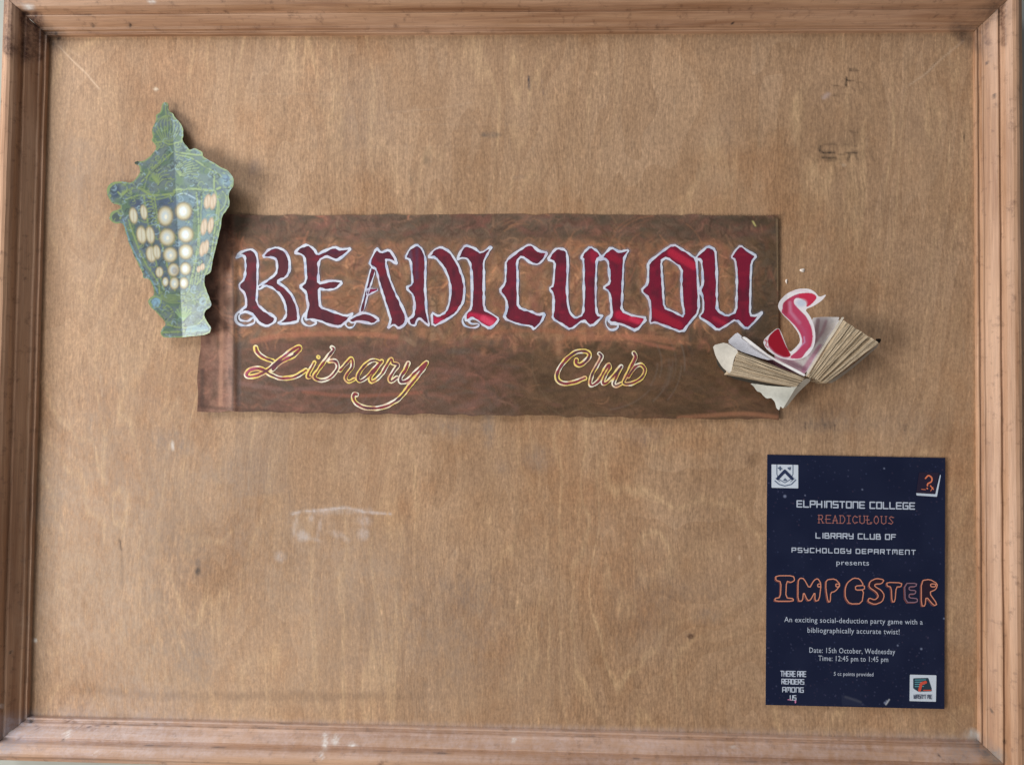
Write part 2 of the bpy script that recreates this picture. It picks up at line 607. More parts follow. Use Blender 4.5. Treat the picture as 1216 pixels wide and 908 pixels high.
# chalk
D.stroke(np.array([(347, 610), (358, 607), (385, 605), (412, 602), (434, 608), (464, 610)], float), 2.4, chalk, 0.75, 2.6, np.clip(gz * 1.3 - .1, 0, 1))
D.stroke(np.array([(372, 608), (440, 606)], float), 6, chalk, 0.25, 4, gz)
for x, y, rx, ry, a in ((333, 661, 6, 6, .5), (359, 636, 8, 6, .55), (350, 625, 3, 15, .3), (379, 628, 2, 12, .45), (400, 634, 8, 4, .5),
                        (411, 641, 4, 4, .4), (431, 634, 6, 7, .6), (433, 618, 8, 6, .4), (369, 615, 3, 4, .4), (372, 640, 10, 2, .3)):
    D.blob(x, y, rx, ry, chalk, a, 0.9, 0.2, gz)
D.blob(388, 630, 44, 26, C(188, 166, 150), 0.15, 0.7, 0, gz)
for k in range(46):
    x, y = random.uniform(930, 1150), random.uniform(470, 536)
    D.stroke(np.array([(x, y), (x + random.uniform(-1, 1), y + random.uniform(3, 12))]), random.uniform(1, 2.2), C(64, 48, 36), random.uniform(.1, .35), 1.3, np.clip(gz + .2, 0, 1))
for x, y in ((980, 506), (986, 505), (991, 507), (1075, 508), (956, 505)):
    D.stroke(np.array([(x, y - 3), (x, y + 3)], float), 2, C(50, 38, 28), .7, 1.2)
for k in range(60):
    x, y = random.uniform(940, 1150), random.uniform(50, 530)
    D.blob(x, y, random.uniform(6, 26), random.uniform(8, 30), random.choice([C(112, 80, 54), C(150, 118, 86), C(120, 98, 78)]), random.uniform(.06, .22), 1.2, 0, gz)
for k in range(240):
    x, y = random.uniform(60, 1150), random.uniform(50, 845)
    D.stroke(np.array([(x, y), (x + random.uniform(-1.5, 1.5), y + random.uniform(4, 30))]), random.uniform(.8, 1.4), random.choice([lightw, C(90, 66, 48)]), random.uniform(.15, .45), 1.1)
# greyish grime and settled dust, thickest low on the left
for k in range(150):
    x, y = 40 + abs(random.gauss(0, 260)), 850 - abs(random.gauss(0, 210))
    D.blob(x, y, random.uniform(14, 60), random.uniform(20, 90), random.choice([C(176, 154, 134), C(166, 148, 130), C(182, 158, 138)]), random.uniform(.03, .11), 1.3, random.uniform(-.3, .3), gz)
for k in range(26):
    D.blob(random.uniform(70, 240), random.uniform(120, 700), random.uniform(16, 50), random.uniform(30, 90), C(178, 154, 132), random.uniform(.04, .10), 1.3, 0, gz)
for x, y, rx, ry, a in ((200, 527, 18, 14, .5), (275, 560, 30, 18, .22), (175, 590, 14, 40, .18), (60, 600, 20, 30, .25), (90, 200, 14, 30, .2), (208, 760, 20, 30, .22),
                        (235, 780, 18, 26, .28), (500, 700, 60, 50, .20), (540, 760, 70, 46, .18), (770, 720, 30, 50, .20), (580, 508, 6, 16, .6),
                        (530, 507, 26, 10, .35), (600, 555, 10, 8, .25), (840, 732, 14, 7, .4), (640, 545, 14, 12, .35), (764, 518, 16, 9, .3),
                        (560, 700, 26, 20, .2), (1080, 505, 30, 18, .2), (985, 495, 40, 12, .28), (985, 506, 50, 6, .2), (280, 640, 12, 60, .15), (150, 470, 40, 40, .15)):
    D.blob(x, y, rx * 1.2, ry * 1.2, greyd, a, 1.1, 0, gz)
for k in range(26):
    x, y = random.uniform(60, 1140), random.uniform(60, 830)
    if not (230 < x < 930 and 250 < y < 500):
        D.blob(x, y, random.uniform(12, 46), random.uniform(14, 60), random.choice([greyd, brown, C(178, 140, 112)]), random.uniform(.10, .22), 1.2, random.uniform(-.2, .2), gz)
D.stroke(np.array([(343, 498), (344, 560), (345, 640)], float), 1.3, C(96, 78, 66), 0.45, 1.5, np.clip(gz + .2, 0, 1))
D.poly([(280, 500), (343, 500), (343, 585), (280, 590)], C(128, 116, 108), 0.16)
D.stroke(np.array([(691, 575), (692, 640), (691, 780)], float), 1.2, C(100, 78, 60), 0.35, 1.3, gz)
D.stroke(np.array([(143, 640), (145, 655), (145, 700)], float), 1.8, C(60, 44, 34), 0.55, 1.0, np.clip(gz, 0, 1))
D.stroke(np.array([(142, 641), (144, 652)], float), 2.2, C(46, 32, 24), 0.8, 1.0)
D.blob(235, 678, 3.5, 5, C(72, 62, 56), 0.8, 0.7)
D.blob(235, 668, 3, 5, C(100, 90, 84), 0.5, 0.9)
D.blob(820, 755, 4, 3, C(78, 52, 38), 0.85, 0.8)
D.blob(893, 545, 8, 8, C(84, 58, 40), 0.6, 0.9, 0, gz)
D.blob(878, 662, 1.5, 3, C(220, 190, 160), 0.7, 0.9)
D.blob(42, 760, 2.4, 2.4, C(235, 230, 220), 1, 0.5)
D.blob(205, 529, 2, 6, C(220, 214, 206), 0.6, 0.7)
# tide line above the bottom rail
for k in range(90):
    x = 95 + k * 5.3
    D.blob(x, 826 - 9 * math.exp(-((x - 95) / 60) ** 2) + random.uniform(-1.5, 1.5), 9, 5, C(104, 82, 64), 0.15 if x < 420 else 0.15 * max(0, (575 - x) / 155), 1.0, 0, gz)
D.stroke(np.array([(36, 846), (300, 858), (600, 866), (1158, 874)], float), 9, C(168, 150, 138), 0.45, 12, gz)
# large light circles at the left bottom: end grain figure
for r in range(10, 120, 11):
    D.stroke(np.array([(20 + r * math.cos(t), 790 + r * 1.15 * math.sin(t)) for t in np.linspace(-1.5, 1.2, 20)]), 2, C(200, 166, 134), 0.28, 2.2, gz)
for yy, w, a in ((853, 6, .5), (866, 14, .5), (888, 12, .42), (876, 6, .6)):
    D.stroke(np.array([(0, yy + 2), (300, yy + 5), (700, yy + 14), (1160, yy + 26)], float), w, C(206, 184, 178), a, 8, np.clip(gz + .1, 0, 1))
# corner mildew / cobweb dirt
for x, y, r, a, c in ((62, 46, 16, .8, C(58, 44, 40)), (40, 28, 14, .6, C(70, 52, 48)), (24, 10, 16, .55, C(110, 88, 80)), (1152, 42, 18, .6, C(70, 56, 50)),
                      (1140, 34, 14, .45, C(80, 62, 54)), (1170, 22, 16, .6, C(66, 48, 40)), (1188, 8, 16, .6, C(60, 42, 36)),
                      (1155, 872, 8, .9, C(190, 192, 190)), (1166, 886, 13, .8, C(92, 92, 96)), (1182, 898, 12, .7, C(110, 112, 112)), (1140, 893, 18, .4, C(110, 104, 100)),
                      (34, 855, 14, .5, C(110, 104, 110)), (18, 868, 22, .65, C(164, 160, 172)), (40, 866, 20, .5, C(170, 160, 166)), (5, 884, 16, .6, C(130, 126, 134)),
                      (90, 870, 40, .3, C(176, 166, 172)), (180, 874, 60, .25, C(184, 172, 174)), (30, 60, 22, .55, C(74, 46, 34)), (1173, 60, 14, .3, C(92, 70, 60))):
    D.blob(x, y, r, r * .8, c, a, 1.0, 0.5, np.clip(gz + .1, 0, 1))
for x0_, y0_, y1_ in ((8, 0, 60), (30, 20, 68), (44, 20, 66), (1190, 10, 52), (1171, 30, 50)):
    D.stroke(np.array([(x0_, y0_), (x0_ + 2, y1_)], float), 13 if x0_ < 600 else 7, C(78, 46, 32), 0.7, 3, np.clip(gz + .3, 0, 1))
# nail holes and pin marks on the rails
for x, y, r in ((66, 28, 1.7), (111, 30.5, 2.2), (155, 30.5, 2.2), (67, 39.5, 2.2), (70, 45, 2.0), (1173, 75, 2.4), (1181, 114, 2.5), (1178, 843, 2.3), (1115, 896, 2.2),
                (1110, 21, 1.8), (13, 774, 2), (870, 28, 1.6), (480, 22, 1.6), (1193, 880, 2), (137, 858, 1.5), (185, 859, 1.5), (75, 878, 1.6), (37, 856, 2.5), (700, 884, 1.8), (420, 892, 1.6)):
    D.blob(x, y, r, r, C(34, 22, 18), 0.95, 0.5)
for k in range(60):
    x = random.uniform(40, 1140)
    y = 857 + (x - 40) * .026 + random.choice([0, 0, 24, 24, -6]) + random.uniform(-.6, .6)
    D.stroke(np.array([(x, y), (x + random.uniform(2, 26), y + .5)]), random.uniform(1, 2), C(70, 58, 56), random.uniform(.3, .8), 1, np.clip(gz + .2, 0, 1))
D.stroke(np.array([(88, 17), (108, 18)], float), 2, C(88, 58, 42), .7, 1.4)
for p in ([(76, 853), (78, 857), (82, 856), (83, 852)], [(86, 853), (87, 857), (91, 857)], [(42, 860), (47, 863), (44, 867), (50, 866)], [(84, 864), (86, 860)], [(91, 862), (92, 865)],
          [(96, 862), (98, 860)], [(104, 863), (108, 862), (109, 868)], [(112, 861), (119, 861)], [(126, 862), (130, 862)], [(136, 867), (142, 868)], [(22, 877), (24, 874)]):
    D.stroke(np.array(p, float), 1.7, C(78, 44, 40), .85, .9)
for x, y, rx, ry in ((79, 873, 1.5, 4), (80, 869, 3, 1.5), (114, 895, 1.2, 3), (386, 880, 3, 10), (398, 878, 4, 7), (418, 884, 5, 2), (382, 896, 2, 5), (180, 3, 5, 2.5), (2, 838, 3, 3),
                     (870, 886, 4, 2), (610, 878, 3, 3), (34, 9, 7, 3)):
    D.blob(x, y, rx, ry, C(230, 228, 224), .75, .7, 0, np.clip(gz + .3, 0, 1))

# ------------------------------------------------------------------ notice board
board = empty('notice_board', (0, 0, Z0), 'large wooden notice board with plywood panel and moulded frame filling the picture', 'notice board')
nx, nz = 560, 415
gx, gzz = np.meshgrid(np.linspace(X0 - .003, X1 + .003, nx), np.linspace(Z1 + .003, Z0 - .003, nz))
warp = (noise2(nx, nz, 7, 5) - .5) * 0.0016
P = np.stack([gx.ravel(), -warp.ravel(), gzz.ravel()], 1)
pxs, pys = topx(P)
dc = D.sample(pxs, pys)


def grid_faces(nx, ny):
    i = np.arange(nx * ny).reshape(ny, nx)
    return np.stack([i[:-1, :-1], i[1:, :-1], i[1:, 1:], i[:-1, 1:]], -1).reshape(-1, 4)


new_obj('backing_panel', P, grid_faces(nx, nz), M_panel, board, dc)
PROF = [(0, -3), (0, 2), (0, 4.4), (.5, 5.4), (1.6, 5.6), (2.2, 4.6), (3.2, 4.3), (4.2, 4.8), (4.6, 6.4), (5.2, 8.0), (6.0, 8.6), (6.8, 8.6), (7.6, 9.2), (9, 11.2), (11.5, 14.6), (14, 17.6),
        (15.6, 19.6), (16.6, 20.2), (17.1, 19.4), (17.7, 18.7), (19.6, 18.7), (20.2, 20.4), (20.6, 22.2), (21.6, 25), (23.6, 28), (26.6, 30.4), (30, 31.4), (33, 31), (35.2, 29.4), (36.4, 27.4), (36.9, 25.4),
        (38, 25), (40.6, 24.6), (41.2, 23.6), (41.4, -22)]
PROF = [(u / 1000, h / 1000) for u, h in PROF]
cor = [(X0, Z1), (X1, Z1), (X1, Z0), (X0, Z0)]
out = [(-1, 1), (1, 1), (1, -1), (-1, -1)]
lab = ['top rail of the frame, warm reddish grain with small nail holes', 'right rail of the frame, brightly lit with fine ridges',
       'bottom rail of the frame, dusty and pinkish grey with pen marks', 'left rail of the frame, darkest rail, water stained at its top']
for k in range(4):
    a, b = np.array(cor[k]), np.array(cor[(k + 1) % 4])
    oa, ob = np.array(out[k]), np.array(out[(k + 1) % 4])
    n = 420
    V, UV = [], []
    L = np.linalg.norm(b - a)
    wv = noise2(n, len(PROF), 30, 6) - .5
    for i in range(n):
        t = i / (n - 1)
        # mitred ends: leave a hairline between rails
        for j, (u, h) in enumerate(PROF):
            pa, pb = a + oa * u, b + ob * u
            dirv = (b - a) / L
            q = (pa + dirv * .00025) * (1 - t) + (pb - dirv * .00025) * t
            hh = h + wv[j, i] * .0008 * (h > 0)
            V.append((q[0], -hh, q[1]))
            UV.append((t * L + k * 3.3, u + k * .31 + h * .5))
    V = np.array(V)
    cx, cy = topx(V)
    m_ = len(PROF)
    i_ = np.arange(n * m_).reshape(n, m_)
    F = np.stack([i_[:-1, :-1], i_[:-1, 1:], i_[1:, 1:], i_[1:, :-1]], -1).reshape(-1, 4)
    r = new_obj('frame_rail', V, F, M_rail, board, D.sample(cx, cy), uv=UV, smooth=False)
    r['label'] = lab[k]

# ------------------------------------------------------------------ painted sign
BT = [(244, 256), (924, 256), (925, 498), (234, 488)]


def bh(px, py):
    """height of the sign paper over the panel, metres"""
    px, py = np.asarray(px, float), np.asarray(py, float)
    u, v = (px - 240) / 685, (py - 256) / 238
    h = 2.2 + 0.9 * np.sin(u * 9 + v * 1.5) + 0.6 * np.sin(u * 21 + 1 - v * 3) + 1.2 * np.exp(-((py - 408) / 9) ** 2) * .5
    h += 3.2 * np.clip((262 - px) / 30, 0, 1) ** 2 + 2.0 * np.exp(-((px - 277) / 5) ** 2)
    h += 2.6 * np.clip((v - .86) / .14, 0, 1) ** 2 * (0.4 + 0.6 * np.sin(u * 13 + 1) ** 2)
    return np.maximum(h, .8) / 1000


Bc = Canvas(222, 244, 936, 506, 0.7, C(112, 84, 66))
W_, H_ = Bc.w, Bc.h
X, Y = Bc.X, Bc.Y


def mixc(A, B, k):
    return A * (1 - k[..., None]) + B * k[..., None]


sm = lambda e0, e1, x: np.clip((x - e0) / (e1 - e0), 0, 1)
n1, n2, n3 = noise2(W_, H_, 26, 9), noise2(W_, H_, 70, 30), noise2(W_, H_, 12, 5)
img = np.broadcast_to(C(136, 98, 72), (H_, W_, 3)).copy()
img = mixc(img, C(150, 104, 78), sm(.45, .8, n1))
img = mixc(img, C(98, 78, 60), sm(.5, .9, n2) * .6)
top = sm(296, 274, Y + (n1 - .5) * 18)
img = mixc(img, C(100, 80, 66), top * .9)
img = mixc(img, C(82, 70, 56), top * sm(.4, .75, n1) * .8)
low = sm(400, 414, Y + (n2 - .5) * 10)
img = mixc(img, C(106, 76, 58), low)
img = mixc(img, C(92, 68, 46), low * sm(560, 640, X) * sm(900, 840, X) * .85)
img = mixc(img, C(124, 86, 74), low * sm(560, 420, X) * sm(.35, .7, n3))
rt = sm(865, 900, X + (n1 - .5) * 20) * sm(410, 395, Y)
img = mixc(img, C(96, 74, 54), rt)
lf = sm(280, 274, X)
img = mixc(img, C(142, 104, 88), lf * .9)
img = mixc(img, C(96, 68, 58), lf * sm(.5, .8, n1))
img = img * np.array([.97, .985, .95])
img = img * (1 - .20 * low * sm(278, 290, X))[..., None]
Bc.a[..., :3] = img
pal_mid = [C(176, 124, 94), C(146, 96, 78), C(112, 90, 68), C(98, 82, 64), C(188, 140, 104), C(136, 82, 72), C(90, 78, 66), C(164, 134, 106), C(134, 98, 68)]
pal_top = [C(104, 88, 74), C(82, 70, 58), C(126, 100, 84), C(132, 80, 70), C(140, 98, 78), C(80, 68, 56)]
pal_low = [C(112, 82, 66), C(92, 70, 55), C(126, 86, 74), C(80, 64, 48), C(138, 94, 78), C(100, 86, 76)]
pal_lr = [C(100, 74, 50), C(112, 84, 60), C(86, 66, 46), C(122, 90, 68), C(88, 70, 50)]
afx = noise2(W_, H_, 30, 10, 3) * 6.3
for k in range(3600):
    x, y = random.uniform(226, 934), random.uniform(248, 502)
    i, j = int((y - 244) / .7), int((x - 222) / .7)
    if y < 284:
        pal, ang = pal_top, random.gauss(0, .35)
    elif y < 404:
        pal, ang = pal_mid, afx[i, j]
        if x > 470:
            ang = random.gauss(math.pi / 2, .45)
        if x > 872:
            pal = pal_top[:2] + [C(104, 84, 64)]
    else:
        pal = pal_low if x < 600 else pal_lr
        ang = random.gauss(0, .4)
    if x < 277:
        ang = random.gauss(math.pi / 2, .2)
        pal = [C(150, 112, 94), C(126, 88, 74), C(164, 124, 104), C(104, 72, 62)]
    L = random.uniform(12, 44) * (0.55 if 284 < y < 404 else 1)
    cv = random.uniform(-.06, .06)
    pts = []
    for q in range(6):
        pts.append((x, y))
        x += math.cos(ang) * L / 5
        y += math.sin(ang) * L / 5
        ang += cv * L / 5
    Bc.stroke(pts, random.uniform(1.5, 8), random.choice(pal), random.uniform(.10, .42), random.uniform(1.5, 5))
for k in range(5200):
    x, y = random.uniform(226, 934), random.uniform(248, 502)
    i, j = int((y - 244) / .7), int((x - 222) / .7)
    c0 = Bc.a[min(i, Bc.h - 1), min(j, Bc.w - 1), :3]
    k_ = random.choice([.5, .6, .7, .8, 1.2, 1.4, 1.7])
    c = np.clip(c0 * k_ * np.array([1.0 + random.uniform(-.02, .16), 1.0, 1.0 - random.uniform(0, .08)]), 0, 1)
    mid_ = 284 < y < 404
    ang = (afx[i, j] + random.gauss(0, .25) if mid_ or y < 284 else random.gauss(0, .3))
    L = random.uniform(5, 17)
    cv = random.uniform(-.16, .16)
    pts = []
    for q in range(6):
        pts.append((x, y))
        x += math.cos(ang) * L / 5
        y += math.sin(ang) * L / 5
        ang += cv * L / 5
    Bc.stroke(pts, random.uniform(.9, 2.6), c, random.uniform(.25, .75) * (1 if mid_ or y < 284 else .55), 1.0)
for k in range(620):
    x, y = random.uniform(230, 930), random.uniform(250, 500)
    mid_ = 288 < y < 402
    c = random.choice([C(92, 72, 54), C(70, 58, 44), C(168, 116, 84), C(150, 96, 74), C(84, 68, 52), C(126, 92, 70)] if mid_ else [C(84, 66, 50), C(70, 54, 42), C(106, 76, 60), C(120, 80, 66), C(76, 62, 46)])
    ang = random.gauss(math.pi / 2, .5) if (mid_ and x > 470) or x < 277 else (random.uniform(0, 6.3) if mid_ else random.gauss(0, .25))
    L = random.uniform(12, 30)
    cv = random.uniform(-.04, .04)
    pts = []
    for q in range(6):
        pts.append((x, y))
        x += math.cos(ang) * L / 5
        y += math.sin(ang) * L / 5
        ang += cv * L / 5
    w = random.uniform(3, 7)
    Bc.stroke(pts, w, c, random.uniform(.15, .42), 1.6, np.clip(n2 * 1.2, 0, 1))
# reddish accent sweeps and scrubbed arcs
for (pts, w, c, a) in (
        ([(300, 405), (340, 398), (420, 396), (470, 400)], 6, C(176, 112, 86), .5), ([(690, 402), (760, 400), (800, 406)], 7, C(168, 112, 84), .5),
        ([(560, 396), (640, 392), (690, 398)], 5, C(164, 104, 76), .4), ([(806, 496), (880, 491), (922, 495)], 5, C(170, 116, 86), .5),
        ([(740, 398), (770, 408), (800, 414)], 4, C(176, 112, 88), .5), ([(360, 465), (420, 470), (500, 466)], 4, C(156, 94, 74), .5),
        ([(285, 455), (340, 462), (420, 458)], 5, C(140, 104, 96), .4), ([(276, 300), (278, 400), (276, 486)], 2.2, C(70, 54, 48), .7),
        ([(284, 330), (284, 440), (283, 480)], 5, C(84, 86, 88), .35), ([(262, 300), (263, 400), (262, 480)], 5, C(190, 142, 116), .5),
        ([(240, 440), (240, 480)], 5, C(70, 58, 52), .5), ([(236, 482), (330, 489), (560, 494)], 4, C(78, 54, 44), .5),
        ([(680, 300), (690, 292), (720, 290)], 3, C(176, 120, 84), .5), ([(322, 448), (345, 462)], 9, C(80, 72, 60), .5)):
    Bc.stroke(catmull(pts, 4), w, c, a, 2.5)
for cx, cy, r0, r1, a0, a1, c in ((715, 432, 62, 100, -.9, .9, C(120, 104, 92)), (722, 430, 60, 110, 1.2, 2.8, C(112, 92, 70)), (350, 440, 60, 110, -.6, 1.0, C(120, 92, 84)),
                                  (440, 310, 20, 60, 2.6, 5.6, C(150, 100, 80)), (330, 270, 10, 40, 0, 6, C(124, 84, 72)), (620, 290, 20, 60, 3.4, 6.1, C(168, 118, 84)),
                                  (780, 300, 20, 60, 3.3, 6, C(156, 108, 80)), (410, 275, 8, 30, 0, 6, C(120, 74, 64)), (560, 440, 30, 80, 1.5, 4.6, C(100, 84, 62))):
    for q in range(9):
        r = random.uniform(r0, r1)
        s0 = random.uniform(a0, a1)
        t = np.linspace(s0, s0 + random.uniform(.3, .9), 9)
        Bc.stroke(np.stack([cx + r * np.cos(t), cy + r * np.sin(t) * .8], 1), random.uniform(.8, 2.2), c, random.uniform(.2, .5), 1.2)
for x, y, rx, ry, a in ((583, 285, 13, 5, .6), (760, 262, 60, 5, .35), (890, 262, 34, 7, .5), (752, 340, 7, 36, .5), (436, 388, 20, 5, .5), (810, 276, 30, 6, .5), (600, 395, 18, 4, .4),
                        (670, 278, 26, 5, .4), (300, 262, 30, 6, .35), (830, 395, 24, 6, .5), (905, 380, 12, 26, .5), (500, 262, 60, 5, .3), (370, 280, 16, 8, .3)):
    Bc.blob(x, y, rx, ry, C(60, 52, 40), a, 1.2, 0, np.clip(n2 + .3, 0, 1))
# dark halo the painter rubbed round the crimson letters comes later (needs outlines)
Bc.stroke(np.array([(894, 263), (897, 268)]), 1.8, C(196, 186, 120), .9, 1)
Bc.stroke(np.array([(922.5, 260), (923, 300), (923.5, 345)]), 1.4, C(150, 126, 96), .6, 1)

# crimson letters, traced as closed contours (zoomed crop coordinates -> photo pixels)
z3, z4, z5, z6 = (230, 245, 5.527), (420, 275, 6.08), (580, 275, 6.08), (740, 245, 5.527)
LET = {}
LET['R'] = dict(z=z3, polys=[[(275, 345), (295, 308), (345, 288), (378, 282), (405, 300), (420, 340), (420, 430), (417, 530), (412, 635), (470, 690), (540, 728), (530, 760), (482, 788),
                              (430, 768), (392, 712), (345, 690), (300, 700), (312, 678), (345, 655), (345, 610), (333, 570), (300, 535), (300, 510), (333, 480), (342, 400), (336, 330), (315, 320)],
                             [(450, 332), (490, 285), (545, 268), (600, 290), (630, 350), (632, 420), (608, 465), (545, 495), (600, 530), (650, 590), (680, 660), (690, 752), (650, 765),
                              (550, 770), (595, 738), (610, 700), (600, 640), (568, 578), (520, 538), (470, 518), (430, 545), (418, 528), (470, 495), (538, 445), (550, 400), (542, 350), (515, 335)]],
                extra=[[(320, 680), (288, 700), (274, 730), (290, 768), (345, 782), (398, 762), (392, 730), (355, 752), (308, 745), (300, 715), (330, 695)]])
LET['E'] = dict(z=z3, polys=[[(660, 305), (700, 268), (745, 250), (790, 280), (812, 320), (860, 292), (925, 264), (965, 285), (1035, 275), (990, 320), (942, 355), (905, 342), (870, 328),
                              (822, 352), (818, 430), (820, 508), (880, 490), (920, 488), (978, 495), (935, 542), (870, 550), (822, 538), (826, 600), (830, 662), (900, 685), (1000, 720),
                              (1050, 700), (1000, 760), (958, 792), (900, 780), (830, 752), (770, 738), (735, 745), (740, 700), (752, 660), (746, 620), (740, 568), (695, 527), (738, 495),
                              (735, 400), (726, 330), (700, 312)]],
                extra=[[(745, 690), (712, 730), (722, 768), (765, 785), (805, 762), (770, 745)]])
LET['A'] = dict(z=z4, polys=[[(165, 115), (195, 155), (255, 130), (290, 175), (318, 240), (265, 205), (228, 205), (255, 330), (300, 440), (345, 530), (385, 625), (370, 670), (325, 700),
                              (290, 668), (245, 702), (268, 645), (250, 580), (215, 470), (185, 370), (162, 268), (135, 262), (112, 225)],
                             [(130, 240), (162, 268), (100, 460), (72, 575), (40, 590), (85, 420)], [(98, 408), (192, 414), (92, 464)],
                             [(-40, 640), (10, 608), (70, 583), (130, 600), (187, 635), (140, 667), (80, 655), (30, 645), (-10, 660)]],
                extra=[[(-40, 640), (-60, 665), (-40, 692), (-5, 688), (12, 660)]])
LET['D'] = dict(z=z4, polys=[[(372, 188), (400, 130), (455, 92), (495, 125), (522, 200), (518, 300), (515, 400), (522, 500), (530, 600), (548, 682), (512, 655), (478, 622), (455, 640),
                              (445, 678), (410, 672), (392, 635), (430, 608), (440, 540), (434, 462), (378, 405), (425, 380), (420, 300), (410, 205)],
                             [(533, 188), (580, 130), (630, 110), (690, 140), (750, 230), (790, 330), (802, 420), (790, 512), (740, 590), (680, 632), (568, 688), (562, 580), (612, 612),
                              (665, 582), (690, 520), (700, 430), (690, 340), (650, 260), (590, 185)]])
LET['I'] = dict(z=z4, polys=[[(745, 205), (770, 150), (805, 96), (870, 120), (920, 155), (1002, 103), (960, 170), (938, 220), (940, 300), (940, 400), (940, 560), (1000, 595), (1050, 628),
                              (1020, 670), (980, 700), (930, 672), (895, 640), (855, 622), (828, 640), (805, 640), (810, 592), (850, 550), (855, 450), (852, 300), (842, 230), (820, 195), (780, 190)]],
                extra=[[(812, 590), (786, 635), (800, 675), (840, 692), (885, 690), (905, 665), (850, 665), (826, 640)]])
LET['C'] = dict(z=z5, polys=[[(125, 210), (200, 150), (280, 96), (312, 96), (370, 145), (428, 148), (400, 200), (360, 237), (310, 230), (240, 178), (205, 210), (212, 330), (212, 450), (212, 546),
                              (300, 575), (360, 600), (410, 588), (385, 650), (328, 708), (310, 680), (220, 670), (108, 625), (135, 560), (130, 490), (78, 425), (122, 375), (125, 290)]])
LET['U'] = dict(z=z5, polys=[[(428, 202), (460, 150), (495, 120), (560, 130), (575, 200), (572, 300), (568, 400), (572, 520), (592, 590), (630, 626), (682, 600), (690, 500), (688, 400), (688, 205),
                              (665, 190), (690, 150), (735, 108), (790, 145), (815, 180), (782, 200), (778, 300), (775, 400), (775, 520), (785, 602), (828, 610), (745, 688), (685, 635),
                              (592, 708), (530, 670), (463, 630), (470, 560), (470, 450), (438, 408), (467, 390), (475, 300), (480, 218)]])
LET['L'] = dict(z=z5, polys=[[(798, 202), (840, 160), (885, 112), (950, 150), (1018, 128), (985, 180), (975, 222), (970, 350), (965, 480), (960, 572), (1050, 608), (1148, 622), (1066, 718),
                              (1000, 682), (930, 660), (885, 660), (862, 640), (892, 600), (884, 500), (872, 432), (828, 405), (878, 370), (870, 290), (865, 220), (840, 195)]],
                extra=[[(880, 605), (852, 630), (850, 672), (880, 708), (925, 700), (935, 675), (885, 668)]])
LET['O'] = dict(z=z6, polys=[[(328, 246), (400, 290), (482, 345), (488, 450), (495, 560), (497, 690), (440, 760), (388, 828), (290, 790), (210, 760), (175, 768), (182, 690), (170, 602),
                              (116, 552), (160, 510), (165, 430), (163, 370), (240, 308)],
                             [(285, 333), (385, 405), (382, 500), (385, 600), (402, 727), (330, 690), (268, 665), (262, 550), (255, 450), (248, 362)]])
LET['U2'] = dict(z=z6, polys=[[(472, 342), (510, 300), (555, 260), (605, 285), (612, 380), (616, 500), (615, 610), (616, 682), (680, 722), (742, 690), (745, 560), (745, 430), (735, 350),
                               (708, 335), (735, 290), (770, 255), (820, 295), (878, 325), (842, 365), (836, 480), (835, 600), (833, 715), (870, 717), (918, 692), (870, 750), (808, 810),
                               (740, 740), (680, 780), (620, 815), (560, 765), (495, 725), (525, 690), (525, 600), (503, 550), (525, 510), (520, 420), (512, 350)]])
Ink = Canvas(270, 285, 915, 400, 0.8, C(100, 30, 42))
t = sm(300, 880, Ink.X)
ni = noise2(Ink.w, Ink.h, 120, 9)
nj = noise2(Ink.w, Ink.h, 60, 20)
im = mixc(np.broadcast_to(C(88, 42, 50), Ink.X.shape + (3,)).copy(), C(124, 22, 50), sm(0, .9, t))
im = mixc(im, C(62, 30, 44), sm(.5, .95, ni) * .55)
im = mixc(im, C(150, 34, 56), sm(.62, .95, nj) * .35)
Ink.a[..., :3] = im
for pts, w, c, a in (([(550, 375), (590, 383)], 12, C(196, 40, 76), .8), ([(574, 378), (584, 384)], 7, C(226, 80, 110), .7), ([(735, 374), (760, 380)], 10, C(190, 32, 66), .8),
                     ([(750, 378), (758, 382)], 6, C(214, 60, 90), .6), ([(797, 300), (824, 316)], 9, C(190, 40, 66), .75), ([(774, 370), (806, 386)], 10, C(172, 32, 54), .6),
                     ([(516, 380), (528, 384)], 8, C(200, 44, 84), .8), ([(517, 378), (545, 365)], 5, C(160, 34, 56), .5), ([(436, 346), (446, 346)], 6, C(150, 34, 84), .8),
                     ([(706, 300), (706, 308)], 9, C(170, 36, 64), .6), ([(722, 302), (734, 310)], 8, C(160, 28, 52), .5), ([(848, 378), (860, 384)], 5, C(176, 40, 64), .6),
                     ([(495, 292), (495, 330)], 4, C(66, 56, 84), .5), ([(486, 298), (488, 310)], 5, C(84, 84, 108), .5), ([(390, 300), (402, 298)], 5, C(66, 30, 60), .5),
                     ([(626, 300), (644, 306)], 7, C(86, 30, 40), .6), ([(441, 310), (452, 322)], 12, C(130, 26, 44), .5)):
    Ink.stroke(np.array(pts, float), w, c, a, 3)
OutC = Canvas(262, 280, 925, 402, 1.0, C(214, 216, 228))
no = noise2(OutC.w, OutC.h, 160, 30)
nq = noise2(OutC.w, OutC.h, 60, 12)
io = mixc(np.broadcast_to(C(212, 217, 230), OutC.X.shape + (3,)).copy(), C(150, 170, 205), sm(.5, .85, no) * .5)
io = mixc(io, C(196, 178, 196), sm(.6, .9, nq) * .5)
OutC.a[..., :3] = io

